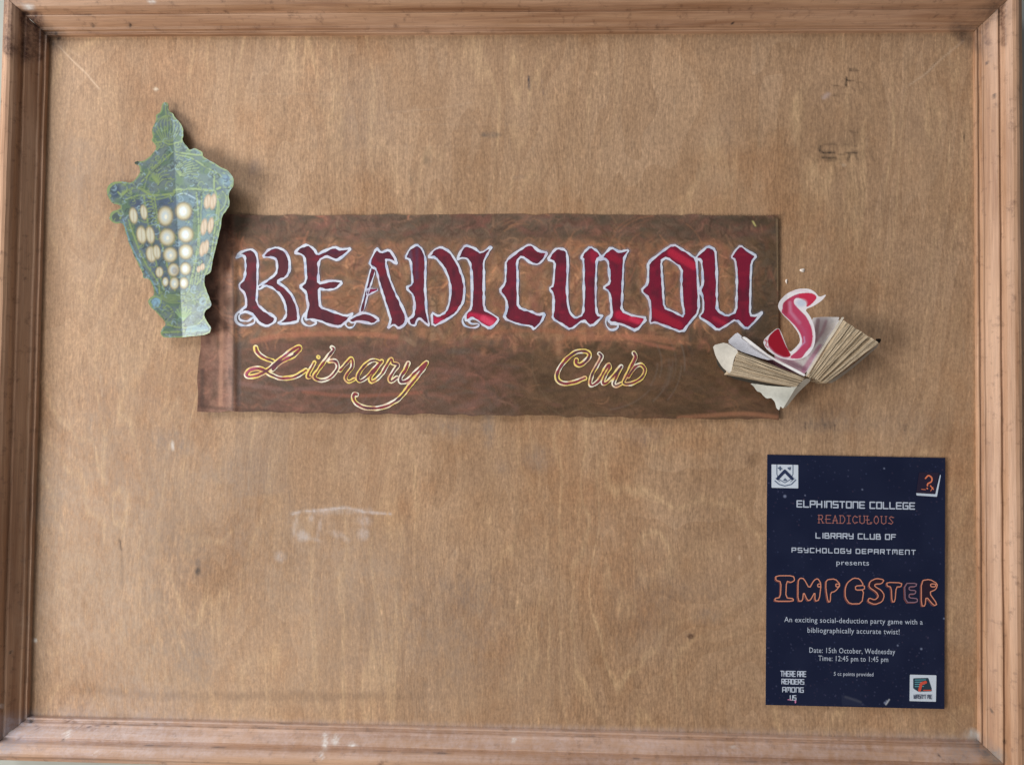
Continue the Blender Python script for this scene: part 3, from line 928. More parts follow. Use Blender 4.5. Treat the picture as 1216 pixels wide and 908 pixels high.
contours = {}
streak = noise2(Ink.w, Ink.h, 40, 60)
for k, d in LET.items():
    P_ = [soften(tr(p, *d['z'])) for p in d['polys']]
    Ex = [catmull(tr(p, *d['z']), 1.5) for p in d.get('extra', [])]
    contours[k] = (P_, Ex)
    for p in P_:
        q = np.vstack([p, p[:1]])
        Ink.stroke(q, 4.6, C(60, 34, 66), .55, 2.0, np.clip(streak * 1.5 - .25, 0, 1))
    for p in P_ + Ex:
        q = np.vstack([p, p[:1]])
        Bc.stroke(q, 4.6, C(150, 150, 166), .42, 2.6, np.clip(n1 + .2, 0, 1))
        Bc.stroke(q + 1.0, 6.2, C(72, 62, 70), .22, 3.6, np.clip(n2 + .25, 0, 1))

# sign sheet
bx, by = 620, 220
U, Vv = np.meshgrid(np.linspace(0, 1, bx), np.linspace(0, 1, by))
BTa = np.array(BT, float)
PX = (BTa[0, 0] * (1 - U) + BTa[1, 0] * U) * (1 - Vv) + (BTa[3, 0] * (1 - U) + BTa[2, 0] * U) * Vv
PY = (BTa[0, 1] * (1 - U) + BTa[1, 1] * U) * (1 - Vv) + (BTa[3, 1] * (1 - U) + BTa[2, 1] * U) * Vv
e1, e2, e3 = noise2(bx, 1, 40, 1)[0], noise2(bx, 1, 55, 1)[0], noise2(1, by, 1, 12)[:, 0]
PY += ((e1 - .5) * 2.2 - 1.5 * np.sin(U[0] * 3.1))[None, :] * (1 - Vv) + ((e2 - .5) * 2.6)[None, :] * Vv
PX += ((e3 - .5) * 3.0 + 3 * np.clip((np.linspace(0, 1, by) - .6) / .1, 0, 1) * 0)[:, None] * (1 - U)
hb = bh(PX, PY)
Vf = at(PX.ravel(), PY.ravel(), hb.ravel())
Vb = Vf + np.array([0, .0006, 0])
cols = Bc.sample(PX.ravel(), PY.ravel())[:, :3]
V2, F2, ix = solid(Vf, grid_faces(bx, by).tolist(), Vb)
base_pt = at(580, 492, 0)
sign = empty('painted_sign', base_pt.tolist(), 'long brown hand painted paper sign reading Readiculou Library Club, pinned across the panel', 'sign')
new_obj('paper_sheet', V2, F2, M_banner, sign, np.concatenate([cols, cols * .6])[ix])
hoff = 0
for k, (P_, Ex) in contours.items():
    zb = .00016 + hoff * .00004
    hoff += 1
    if k == 'O':
        fl = field(polys=P_, step=.8)
    else:
        fl = None
        fl = field(polys=[P_[0]], step=.8) if len(P_) == 1 else None
        if fl is None:
            allp = np.concatenate(P_)
            x0, y0 = allp.min(0) - 3
            x1, y1 = allp.max(0) + 3
            xs, ys = np.meshgrid(np.arange(x0, x1, .8), np.arange(y0, y1, .8))
            Fm = np.full(xs.shape, 1e3)
            for p in P_:
                Dd = np.full(xs.shape, 1e3)
                for a, b in zip(p, np.roll(p, -1, 0)):
                    Dd = np.minimum(Dd, segd(xs, ys, a, b))
                Fm = np.minimum(Fm, np.where(inside(xs, ys, [p]), -Dd, Dd))
            fl = (Fm, x0, y0, .8)
    v, f = march(fl)
    let = new_obj('painted_letter', at(v[:, 0], v[:, 1], bh(v[:, 0], v[:, 1]) + zb), f, M_ink, sign, Ink.sample(v[:, 0], v[:, 1])[:, :3])
    let['label'] = 'crimson blackletter ' + k[0] + (', last letter on the sheet' if k == 'U2' else '')
    lines = [np.vstack([p, p[:1]]) for p in P_] + Ex
    wd = [2.6] * len(P_) + [2.2] * len(Ex)
    if k == 'A':
        wd[1], wd[2] = 1.3, 1.5
    v, f = march(field(lines=lines, widths=wd, step=.62, wob=1.3))
    new_obj('painted_outline', at(v[:, 0], v[:, 1], bh(v[:, 0], v[:, 1]) + zb + .00022), f, M_outline, let, OutC.sample(v[:, 0], v[:, 1])[:, :3])

# yellow script
zA, zB, zC = (280, 400, 10.09), (390, 400, 9.354), (650, 405, 9.354)
SCR = [('L', zA, [[(240, 125), (250, 170), (295, 220), (365, 262), (440, 288)], [(700, 200), (765, 150), (755, 118), (690, 150), (600, 215), (480, 310), (380, 395), (270, 455), (160, 475), (125, 450), (165, 400), (250, 378), (330, 395), (420, 450), (530, 492), (660, 490), (740, 460), (840, 400)],
        [(755, 160), (690, 222), (590, 270), (510, 320), (440, 390)]]),
       ('i', zA, [[(940, 305), (900, 380), (868, 440), (862, 480), (885, 480)], [(985, 238), (992, 242)]]),
       ('b', zA, [[(1150, 125), (1170, 150), (1120, 215), (1050, 310), (985, 400), (940, 480), (1020, 520), (1120, 490), (1190, 420), (1220, 350), (1190, 290), (1120, 290)]]),
       ('r', zB, [[(130, 370), (200, 290), (255, 240), (265, 330), (215, 400), (190, 460), (225, 495), (285, 470)]]),
       ('a', zB, [[(560, 275), (500, 258), (430, 290), (350, 380), (325, 450), (350, 490), (430, 440), (520, 340), (590, 270), (520, 370), (465, 450), (480, 495), (545, 460), (600, 400)]]),
       ('r', zB, [[(600, 400), (690, 250), (710, 290), (770, 310), (725, 380), (680, 460), (695, 495), (760, 450)]]),
       ('y', zB, [[(885, 290), (850, 370), (800, 450), (810, 500), (880, 480), (960, 400), (1070, 300), (1085, 300), (1000, 420), (900, 545), (780, 685), (620, 775), (440, 790), (320, 745), (275, 680), (285, 635), (315, 640)]]),
       ('C', zC, [[(320, 210), (320, 250), (370, 262), (440, 205), (465, 145), (410, 110), (300, 130), (180, 235), (110, 350), (115, 430), (185, 470), (300, 455), (415, 410)]]),
       ('l', zC, [[(575, 135), (600, 170), (560, 250), (500, 360), (475, 460), (500, 490), (570, 440)]]),
       ('u', zC, [[(570, 440), (670, 270), (690, 290), (640, 380), (615, 460), (650, 465), (730, 390), (820, 280), (770, 380), (735, 470), (760, 495), (820, 470)]]),
       ('b', zC, [[(960, 130), (980, 180), (930, 280), (870, 400), (845, 465), (930, 470), (1040, 410), (1085, 320), (1040, 262), (970, 290), (900, 390)]])]
Yc = Canvas(280, 400, 790, 495, 1.0, C(226, 210, 130))
ny_ = noise2(Yc.w, Yc.h, 60, 14)
nr_ = noise2(Yc.w, Yc.h, 90, 16)
iy = mixc(np.broadcast_to(C(240, 214, 120), Yc.X.shape + (3,)).copy(), C(242, 236, 216), sm(.45, .7, ny_))
iy = mixc(iy, C(216, 160, 118), sm(.6, .85, nr_) * .8)
Yc.a[..., :3] = iy
Rc = Canvas(280, 400, 790, 495, 1.0, C(120, 50, 60))
ir = mixc(np.broadcast_to(C(134, 58, 66), Yc.X.shape + (3,)).copy(), C(92, 56, 66), sm(.5, .8, noise2(Yc.w, Yc.h, 60, 14)))
ir = mixc(ir, C(180, 84, 116), sm(.65, .95, noise2(Yc.w, Yc.h, 50, 8)) * sm(400, 330, Yc.X))
Rc.a[..., :3] = ir
for q, (k, z, ls_) in enumerate(SCR):
    ls2 = [catmull(tr(l, *z), 1.0) for l in ls_]
    big_ = 5.9 if k in 'LC' or (k == 'y') else 5.2
    inn = 2.5 if k in 'LCy' else 1.9
    wd = [big_] * len(ls2)
    wi = [inn] * len(ls2)
    if k == 'i':
        wi[1], wd[1] = 1.4, 4.6
    zb = .0002 + q * .00004
    v, f = march(field(lines=ls2, widths=wd, step=.6, wob=1.0))
    o = new_obj('script_letter', at(v[:, 0], v[:, 1], bh(v[:, 0], v[:, 1]) + zb), f, M_outline, sign, Yc.sample(v[:, 0], v[:, 1])[:, :3])
    o['label'] = 'yellow outlined script letter ' + k
    v, f = march(field(lines=ls2, widths=wi, step=.6, wob=1.1))
    new_obj('inner_stroke', at(v[:, 0], v[:, 1], bh(v[:, 0], v[:, 1]) + zb + .0005), f, M_ink, o, Rc.sample(v[:, 0], v[:, 1])[:, :3])

# ------------------------------------------------------------------ lantern cut-out
zt, zl = (110, 110, 5.674), (110, 250, 5.674)
lan = list(tr([(490, 65), (510, 75), (515, 130), (545, 140), (550, 165), (590, 200), (608, 245), (612, 295), (600, 315), (640, 370), (655, 388), (690, 372), (740, 400), (742, 430),
               (800, 465), (870, 505), (920, 530), (950, 580), (950, 630), (915, 680), (925, 760), (900, 795), (875, 830)], *zt)) + \
    list(tr([(862, 112), (830, 250), (800, 380), (798, 410), (780, 428), (755, 440), (752, 490), (775, 560), (802, 630), (790, 652), (755, 680), (750, 715), (775, 755), (800, 790), (785, 832),
             (640, 852), (480, 858), (455, 830), (470, 790), (500, 765), (440, 695), (385, 645), (370, 610), (385, 585), (415, 570), (410, 515), (380, 460), (335, 455), (340, 420),
             (290, 330), (240, 210), (205, 80), (150, 88), (112, 60)], *zl)) + \
    list(tr([(108, 850), (125, 800), (188, 782), (188, 760), (130, 745), (100, 700), (95, 640), (130, 600), (210, 598), (260, 612), (320, 545), (318, 495), (280, 480), (285, 462),
             (340, 465), (400, 420), (430, 370), (420, 350), (395, 320), (405, 300), (400, 240), (430, 180), (425, 150), (460, 130), (470, 70)], *zt))
lan = soften(lan, True, .25)


def jag(fl):
    F, x0, y0, st = fl
    h, w = F.shape
    n = noise2(w, h, int(w * st / 4.2), int(h * st / 4.2), 77)
    return F + (n - .45) * .9, x0, y0, st


def foldx(y):
    return 204 + (y - 130) * (216.5 - 204) / 270


def lh(px, py):
    d = np.asarray(px, float) - foldx(np.asarray(py, float))
    s = np.where(d > 0, d * .27, -d * .03)
    s = s + np.sin(np.asarray(py) / 40) * .8
    return (7 + s) / 1000


Lc = Canvas(120, 115, 285, 408, .45, C(112, 138, 138))
nl, nm = noise2(Lc.w, Lc.h, 16, 30), noise2(Lc.w, Lc.h, 45, 80)
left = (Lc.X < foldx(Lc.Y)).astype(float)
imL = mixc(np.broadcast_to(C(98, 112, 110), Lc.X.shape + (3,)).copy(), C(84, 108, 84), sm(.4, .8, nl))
imR = mixc(np.broadcast_to(C(110, 128, 126), Lc.X.shape + (3,)).copy(), C(104, 126, 104), sm(.45, .8, nl))  # right half lighter: the sheen it catches is mixed into its colour
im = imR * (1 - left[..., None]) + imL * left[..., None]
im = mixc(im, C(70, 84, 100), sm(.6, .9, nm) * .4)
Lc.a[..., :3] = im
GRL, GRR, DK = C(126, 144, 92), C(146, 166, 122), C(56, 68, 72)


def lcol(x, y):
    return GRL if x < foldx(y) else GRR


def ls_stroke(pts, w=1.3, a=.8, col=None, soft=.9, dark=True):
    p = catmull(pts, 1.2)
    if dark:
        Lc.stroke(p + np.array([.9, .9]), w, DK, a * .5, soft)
    a = a * .95
    if col is not None:
        Lc.stroke(p, w, col, a, soft)
        return
    # lines right of the fold are paler, that half's sheen painted in
    for a_, b_ in zip(p[:-1], p[1:]):
        Lc.stroke(np.array([a_, b_]), w, lcol(*a_), a, soft)


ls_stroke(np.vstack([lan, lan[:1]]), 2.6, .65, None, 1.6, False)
T = lambda pts: tr(pts, *zt)
B = lambda pts: tr(pts, *zl)
# glass panes, darker blue; paler right of the fold, sheen painted in
Lc.poly(B([(250, -60), (430, -90), (520, 530), (470, 520), (400, 400), (300, 180)]), C(74, 88, 108), .65)
Lc.poly(B([(440, -90), (560, -100), (600, 530), (520, 530)]), C(80, 98, 118), .6)
Lc.poly(B([(560, -100), (690, -100), (640, 530), (600, 530)]), C(104, 130, 148), .6)
Lc.poly(B([(740, -120), (850, -120), (740, 420), (700, 400)]), C(120, 150, 160), .5)
for k in range(9):      # ribs of the finial
    x = 430 + k * 20
    ls_stroke(T([(500, 150), (x - 5 + (k - 4) * 3, 210), (505 + (k - 4) * 8, 330)]), 1.0, .7)
ls_stroke(T([(490, 75), (495, 150)]), 1.2, .8)
ls_stroke(T([(420, 340), (470, 330), (520, 350), (600, 325)]), 1.5, .8)
ls_stroke(T([(420, 320), (450, 360), (430, 390)]), 1.4, .8)
for cx, cy in ((455, 350), (490, 430), (570, 350), (440, 440)):
    ls_stroke(T([(cx + r * math.cos(q), cy + r * math.sin(q)) for q, r in zip(np.linspace(0, 7, 10), np.linspace(26, 6, 10))]), 1.0, .6)
for q in np.linspace(-1.1, 1.1, 9):
    ls_stroke(T([(590, 560), (590 + 60 * math.cos(q - 1.0), 560 + 60 * math.sin(q - 1.0)), (590 + 130 * math.cos(q * .9 - .5), 560 + 100 * math.sin(q * .9 - .8))]), 1.1, .65)
    ls_stroke(T([(440, 620), (440 + 50 * math.cos(q - 2.0), 600 + 70 * math.sin(q - 1.3)), (455 + 90 * math.cos(q - 1.6), 590 + 110 * math.sin(q - 1.2))]), 1.1, .7)
ls_stroke(T([(560, 400), (620, 410), (700, 420), (740, 420)]), 2.0, .8)
ls_stroke(T([(560, 420), (660, 440), (760, 500), (860, 560), (900, 620)]), 1.6, .75)
ls_stroke(T([(330, 600), (430, 500), (540, 400)]), 1.6, .8)
ls_stroke(T([(350, 640), (380, 540), (460, 460)]), 1.2, .7)
ls_stroke(T([(200, 680), (300, 640), (400, 690), (540, 680), (560, 655), (700, 650), (800, 660), (860, 640)]), 2.4, .85)
ls_stroke(T([(220, 720), (330, 690), (430, 720), (545, 690)]), 1.6, .8)
ls_stroke(T([(570, 690), (620, 680), (700, 720), (720, 740)]), 1.6, .7, C(176, 200, 212))
ls_stroke(T([(880, 540), (930, 570), (930, 630), (890, 640), (880, 600)]), 1.8, .8)
ls_stroke(T([(820, 560), (820, 640), (850, 760), (840, 900)]), 2.0, .7)
ls_stroke(T([(870, 660), (900, 700), (890, 760), (860, 800)]), 1.6, .6)
Lc.blob(*T([(900, 590)])[0], 7, 7, C(126, 156, 180), .6, .8)
Lc.blob(*T([(155, 665)])[0], 6, 8, C(54, 70, 92), .85, .6)
Lc.blob(*T([(290, 740)])[0], 7, 5, C(58, 70, 96), .7, .6)
Lc.blob(*T([(490, 740)])[0], 9, 5, C(60, 74, 104), .7, .6)
Lc.blob(*T([(295, 473)])[0], 3, 3, C(36, 44, 44), .9, .6)
Lc.blob(*T([(160, 840)])[0], 5, 5, C(58, 72, 70), .7, .6)
ls_stroke(T([(120, 700), (110, 650), (150, 610), (210, 610), (230, 650), (200, 690), (170, 670)]), 2.0, .85)
ls_stroke(T([(130, 860), (125, 830), (160, 800), (190, 820), (185, 850)]), 1.8, .8)
for y in range(700, 900, 22):
    ls_stroke(T([(330 + (y - 700) * .25, y), (370 + (y - 700) * .3, y - 12), (400 + (y - 700) * .2, y + 4), (380 + (y - 700) * .25, y + 14)]), 1.1, .7)
for x in (345, 415):
    ls_stroke(B([(x, -100), (x + 25, 60), (x + 60, 260), (x + 120, 480), (x + 140, 540)]), 1.8, .75)
ls_stroke(B([(205, 60), (260, 230), (330, 370), (400, 470), (440, 560)]), 1.6, .75, C(110, 146, 168))
ls_stroke(B([(240, 60), (300, 230), (360, 360), (440, 480), (450, 560)]), 1.8, .75)
ls_stroke(B([(700, -120), (715, 100), (700, 300), (660, 480), (650, 540)]), 1.8, .7)
ls_stroke(B([(735, -100), (725, 150), (710, 350)]), 1.2, .6)
ls_stroke(B([(845, -60), (820, 150), (780, 380), (700, 500)]), 1.8, .7)
for x in range(680, 750, 18):
    ls_stroke(B([(x, 330), (x + 4, 400), (x - 10, 500)]), 1.0, .6)
for q in range(6):
    ls_stroke(B([(455, 545 + q * 9), (520, 570 + q * 10), (600, 560 + q * 12)]), 1.0, .6)
    ls_stroke(B([(600, 560 + q * 12), (680, 555 + q * 9), (770, 540 + q * 12)]), 1.0, .5)
Lc.blob(*B([(430, 620)])[0], 6, 7, C(126, 164, 188), .8, .6)
ls_stroke(B([(400, 640), (385, 610), (420, 580), (460, 600), (450, 650), (420, 650)]), 1.5, .85)
ls_stroke(B([(730, 640), (700, 600), (740, 570), (770, 600), (750, 640), (725, 620)]), 1.4, .7)
ls_stroke(B([(470, 680), (500, 640), (540, 680), (520, 720)]), 1.5, .7)
for q in np.linspace(-1.2, 1.2, 7):
    ls_stroke(B([(610, 740), (610 + 55 * math.sin(q), 740 - 85 * math.cos(q * .7))]), 1.8, .75, C(140, 172, 116))
ls_stroke(B([(440, 700), (520, 770), (600, 790), (700, 770), (770, 700)]), 1.5, .6)
ls_stroke(B([(470, 820), (600, 815), (780, 805)]), 2.2, .6)
ls_stroke(B([(500, 770), (620, 790), (760, 765)]), 1.2, .6)
Lc.poly(B([(640, 780), (760, 760), (790, 810), (620, 825)]), C(130, 168, 190), .5)
for k in range(1900):     # fine printed filigree
    x, y = random.uniform(122, 280), random.uniform(118, 400)
    th = random.uniform(0, 6.3)
    r = random.uniform(1.2, 4.2)
    tq = np.linspace(th, th + random.uniform(1.5, 4.5), 7)
    c = random.choice([GRL if x < foldx(y) else GRR, DK, C(140, 166, 176), C(84, 100, 124)])
    Lc.stroke(np.stack([x + r * np.cos(tq) * (1 + .2 * np.sin(3 * tq)), y + r * np.sin(tq)], 1), random.uniform(.7, 1.3), c, random.uniform(.3, .85), .8)
# glowing bulbs are printed too: warm rims with cream centres
BUL = [(490, 38, 48, 62), (612, 5, 52, 56), (502, 180, 50, 54), (628, 162, 48, 50), (523, 298, 44, 48), (628, 278, 44, 48), (545, 400, 36, 42), (625, 392, 34, 40), (550, 490, 30, 40),
       (615, 488, 28, 36), (275, 35, 26, 52), (345, 12, 22, 48), (330, 165, 32, 56), (388, 165, 28, 56), (395, 295, 32, 52), (432, 280, 24, 46), (450, 415, 24, 34), (490, 480, 20, 30),
       (775, -60, 22, 46), (812, -60, 20, 50), (750, 110, 20, 52), (795, 100, 18, 50), (740, 260, 18, 46), (765, 245, 16, 44), (740, 380, 14, 22), (715, 395, 12, 20)]
for x, y, rx, ry in BUL:
    (cx, cy), = B([(x, y)])
    rx, ry = rx / 5.674, ry / 5.674
    an = -.15 if x < 440 else (.15 if x > 700 else 0)
    lite = x > 700
    Lc.blob(cx, cy, rx * 1.12, ry * 1.1, C(124, 110, 78) if not lite else C(170, 150, 120), .8, .35, an)
    Lc.blob(cx, cy, rx * .98, ry * .98, C(176, 164, 128) if not lite else C(186, 162, 138), .95, .3, an)
    Lc.blob(cx, cy, rx * .78, ry * .8, C(192, 190, 170) if not lite else C(200, 186, 166), .95, .4, an)
    if 470 < x < 650:
        Lc.blob(cx - .5, cy, rx * .45, ry * .5, C(184, 198, 204) if x < 570 else C(206, 222, 236), .85, .7, an)
        Lc.blob(cx + .6, cy + .8, rx * .2, ry * .25, C(232, 224, 196), .8, .7, an)
    else:
        Lc.stroke(np.array([(cx - .4, cy - ry * .8), (cx + .4, cy + ry * .8)]), .9, C(150, 120, 84), .55, .8)
Lc.blob(*B([(555, 405)])[0], 3.6, 4, C(120, 110, 110), .55, .7)
Lc.stroke(np.array([(foldx(y), y) for y in np.linspace(125, 398, 20)]), .9, C(70, 88, 94), .45, .8)

v, f = march(jag(field(polys=[lan], step=.7)))
Vf = at(v[:, 0], v[:, 1], lh(v[:, 0], v[:, 1]))
Vb = Vf + np.array([0, .0009, 0])
lantern = empty('lantern_cutout', at(215, 401, 0.006).tolist(), 'green folded card cut-out of an street lantern at the left end of the sign', 'cut-out')
V2, F2, ix = solid(Vf, f, Vb)
cl = Lc.sample(v[:, 0], v[:, 1])[:, :3]
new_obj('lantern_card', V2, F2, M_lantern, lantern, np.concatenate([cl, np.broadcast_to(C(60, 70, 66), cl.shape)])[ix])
# foam tabs that hold the card off the panel
tabs = []
M_foam = plain_mat('foam_tab', C(90, 84, 76), .9)


def prism(q, ha, hb, parent, name, M, cols=None):
    """closed prism over a pixel polygon between two heights (arrays allowed)"""
    q = np.asarray(q, float)
    n = len(q)
    a, b = at(q[:, 0], q[:, 1], ha), at(q[:, 0], q[:, 1], hb)
    b[:, 0], b[:, 2] = a[:, 0], a[:, 2]
    V = np.concatenate([a, b])
    F = [list(range(n))[::-1], [i + n for i in range(n)]] + [[i, (i + 1) % n, (i + 1) % n + n, i + n] for i in range(n)]
    return V, F


for (x, y) in ((203, 190), (208, 300), (214, 380)):
    q = [(x - 7, y - 7), (x + 5, y - 7), (x + 5, y + 7), (x - 7, y + 7)]
    V, F = prism(q, .0055, .0003, None, None, None)
    new_obj('foam_tab', V, F, M_foam, lantern, smooth=False)

# ------------------------------------------------------------------ open book
z7 = (830, 310, 4.778)
Z = lambda pts: tr(pts, *z7)
bookE = empty('open_book', at(946, 484, 0).tolist(), 'old open paperback with yellowed pages and torn cover at the right end of the sign', 'book')


def lerp(a, b, t):
    return np.asarray(a) * (1 - t) + np.asarray(b) * t


def block(A, Bq, Cq, Dq, n, hf, hb, label, seed, tone):
    """page block: leaves between edge A-B (upper) and D-C (lower), seen end on"""
    r = np.random.default_rng(seed)
    A, Bq, Cq, Dq = [Z([p])[0] for p in (A, Bq, Cq, Dq)]
    VV, FF, CC = [], [], []
    off = 0
    cut = np.cumsum(r.uniform(.3, 1.9, n))
    cut = np.r_[0, cut] / cut[-1]
    for i in range(n):
        t0, t1 = cut[i], cut[i + 1] - (.0015 if r.random() < .75 else .010)
        e0, e1 = r.normal(0, .005), r.normal(0, .008)
        k = 9
        up = [lerp(lerp(A, Dq, t0), lerp(Bq, Cq, t0), s) for s in np.linspace(e0 * .5, 1 + e1 * .3, k)]
        dn = [lerp(lerp(A, Dq, t1), lerp(Bq, Cq, t1), s) for s in np.linspace(e0, 1 + e1 * .3, k)]
        wv = r.normal(0, .22, k)
        up = [p + (0, w) for p, w in zip(up, wv)]
        dn = [p + (0, w) for p, w in zip(dn, wv)]
        q = np.array(up + dn[::-1])
        hj = hf + r.normal(0, .0007)
        hq = hj + r.normal(0, .0002, len(q))
        a, b = at(q[:, 0], q[:, 1], hq), at(q[:, 0], q[:, 1], hq)
        b[:, 1] = -hb
        m_ = len(q)
        VV += [a, b]
        for s in range(k - 1):
            FF.append([off + s, off + m_ - 1 - s, off + m_ - 2 - s, off + s + 1])
            FF.append([off + s + m_, off + s + 1, off + s + 1 + m_][:1] + [off + s + 1 + m_, off + m_ * 2 - 2 - s, off + m_ * 2 - 1 - s])
        for s in range(m_):
            u = (s + 1) % m_
            FF.append([off + s, off + u, off + u + m_, off + s + m_])
        c = tone * np.exp(r.normal(0, .07)) * (1 if r.random() > .1 else .8)
        c = np.tile(c, (2 * m_, 1)) * np.exp(r.normal(0, .09, (2 * m_, 1)))
        CC.append(c)
        off += 2 * m_
    V = np.concatenate(VV)
    return new_obj('page_block', V, FF, M_pages, bookE, np.clip(np.concatenate(CC), 0, .9), smooth=False), V


b1, _ = block((222, 512), (602, 660), (552, 712), (178, 640), 17, .030, .004, '', 2, C(190, 172, 146))
b1['label'] = 'left page block, swinging up to the left'
b2, _ = block((612, 655), (822, 338), (1020, 462), (722, 692), 26, .028, .004, '', 4, C(186, 168, 142))
b2['label'] = 'right page block fanned open to the right'


def sheet(name, pts, hs, col, th=.0005, sub=True, label=None, colfn=None, M=None, step=2.0, crumple=.0008, seed=1):
    """sheet of paper over a pixel outline; height from least squares plane through hs plus crumple"""
    q = Z(pts)
    A = np.c_[q, np.ones(len(q))]
    co, *_ = np.linalg.lstsq(A, np.array(hs, float) / 1000, rcond=None)
    v, f = march(field(polys=[soften(q, True, .12)], step=step * .6))
    r = np.random.default_rng(seed)
    p1, p2 = r.uniform(0, 6, 2)
    h = v @ co[:2] + co[2] + crumple * .45 * (np.sin(v[:, 0] * .13 + p1) + np.sin(v[:, 1] * .17 - v[:, 0] * .09 + p2))
    Vf = at(v[:, 0], v[:, 1], h)
    c = np.tile(col, (len(v), 1)) if colfn is None else colfn(v)
    V, F, ix = solid(Vf, f, Vf + np.array([0, th, 0]))
    o = new_obj(name, V, F, M or M_sheet, bookE, np.concatenate([c, c])[ix])
    if label:
        o['label'] = label
    return o


Pc = Canvas(840, 370, 1050, 495, .5, C(230, 226, 224))
Pc.blob(*Z([(690, 380)])[0], 11, 15, C(120, 84, 92), .6, .9, .2)
Pc.stroke(Z([(675, 335), (660, 450)]), 5, C(110, 70, 78), .6, 1.5)
Pc.stroke(Z([(722, 340), (700, 400), (650, 480)]), 3.5, C(150, 110, 120), .6, 1.5)
Pc.stroke(Z([(690, 490), (640, 560), (600, 620)]), 8, C(196, 128, 160), .75, 2)
Pc.stroke(Z([(690, 488), (605, 640)]), 1, C(150, 60, 90), .6, 1)
Pc.stroke(Z([(430, 540), (520, 585), (590, 628)]), 12, C(170, 110, 136), .7, 3)
Pc.stroke(Z([(560, 540), (620, 520)]), 6, C(150, 92, 110), .5, 3)
Pc.stroke(Z([(800, 325), (700, 480), (605, 640)]), 2, C(238, 238, 244), .8, 1)
sheet('page', [(640, 322), (700, 316), (812, 318), (700, 490), (606, 648), (520, 606), (420, 545), (470, 505), (560, 520), (620, 500), (652, 440), (655, 400)], [12, 14, 22, 23, 25, 24, 23, 22, 20, 18, 16, 14], C(214, 210, 208),
      colfn=lambda v: Pc.sample(v[:, 0], v[:, 1])[:, :3], label='loose page with pink and purple print behind the letter S', seed=3)
sheet('page', [(812, 314), (826, 322), (700, 510), (612, 655), (604, 645), (700, 488)], [25, 26, 29, 31, 31, 28], C(206, 196, 180), seed=5)
sheet('page', [(160, 458), (216, 402), (245, 428), (238, 436), (300, 478), (430, 560), (380, 560), (225, 508)], [14, 8, 10, 12, 15, 24, 26, 22], C(222, 222, 228), label='pale bluish flyleaf at the upper left', seed=6)
sheet('page', [(238, 430), (262, 428), (330, 480), (400, 535), (606, 642), (598, 655), (420, 560), (300, 478)], [20, 20, 24, 27, 32, 32, 27, 22], C(232, 230, 228), seed=7)
sheet('page', [(330, 520), (400, 540), (560, 628), (598, 655), (420, 592)], [16, 17, 24, 26, 20], C(120, 84, 96), seed=8)
sheet('torn_cover', [(78, 478), (150, 460), (226, 508), (200, 548), (180, 642), (132, 602), (96, 542)], [24, 20, 30, 31, 30, 27, 25], C(204, 198, 186), crumple=.0018, label='torn, crumpled white corner at the far left', seed=9)
sheet('torn_cover', [(95, 545), (130, 604), (180, 645), (400, 698), (552, 716), (548, 724), (380, 712), (170, 660), (105, 590)], [6, 7, 8, 10, 12, 11, 9, 7, 5], C(70, 66, 60), label='dark strip along the foot of the left page block', seed=10)  # dark sheet following the lower edge of the left block
tp = [(285, 690), (400, 708), (540, 716), (604, 668), (560, 730), (500, 800), (478, 838), (462, 820), (455, 848), (440, 832), (432, 798), (410, 775), (385, 780), (365, 762), (352, 745), (330, 738), (310, 708)]
sheet('torn_cover', tp, [10, 12, 16, 22, 18, 15, 14, 13, 12, 12, 11, 10, 10, 9, 9, 9, 9], C(214, 216, 208), crumple=.0016, label='torn white flap hanging below the spine', seed=11)
sheet('spine', [(552, 714), (604, 664), (640, 672), (560, 748), (498, 826), (476, 838), (500, 800)], [30, 32, 31, 24, 18, 15, 16], C(156, 148, 136), crumple=.0012, label='worn grey spine', seed=12)
sheet('torn_cover', [(722, 692), (860, 600), (1024, 462), (1010, 490), (860, 618), (760, 690)], [12, 11, 10, 8, 9, 10], C(168, 156, 140), label='bottom edge of the right cover', seed=13)
sheet('torn_cover', [(1000, 440), (1036, 440), (1028, 462), (1015, 468)], [9, 5, 5, 8], C(46, 40, 34), label='dark curled tip at the far right', seed=14)

# ------------------------------------------------------------------ cut-out letter S
S_out = [(448, 262), (458, 225), (500, 182), (560, 157), (625, 156), (660, 176), (682, 206), (727, 186), (700, 222), (650, 256), (600, 274), (630, 310), (652, 360), (662, 420), (655, 480),
         (625, 530), (580, 556), (520, 562), (460, 550), (410, 520), (378, 492), (363, 452), (400, 415), (450, 374), (470, 410), (490, 465), (514, 520), (550, 490), (578, 455), (568, 410), (520, 345), (480, 308)]
Sc = Canvas(895, 335, 990, 435, .4, C(246, 241, 245))
zS = lambda p: catmull(Z(p), 1.0, True)
Sc.poly(zS([(474, 268), (480, 236), (520, 205), (560, 187), (612, 180), (650, 186), (668, 206), (645, 238), (612, 260), (610, 236), (585, 215), (548, 212), (540, 238), (570, 275), (606, 312), (632, 362),
            (645, 420), (636, 478), (604, 520), (578, 550), (530, 552), (520, 540), (556, 510), (584, 470), (578, 420), (546, 368), (496, 318), (470, 292)]), C(196, 70, 104), 1)
Sc.poly(zS([(398, 428), (448, 384), (468, 420), (490, 472), (520, 534), (480, 544), (430, 520), (396, 482)]), C(168, 10, 40), 1)
Sc.poly(Z([(565, 184), (612, 180), (650, 186), (668, 206), (645, 238), (612, 258), (608, 232), (570, 208)]), C(214, 40, 74), .8)
Sc.poly(Z([(482, 236), (520, 205), (512, 260), (500, 300), (480, 292)]), C(176, 50, 74), .6)
Sc.stroke(Z([(515, 235), (520, 290), (570, 350)]), 3.5, C(214, 150, 178), .6, 3)
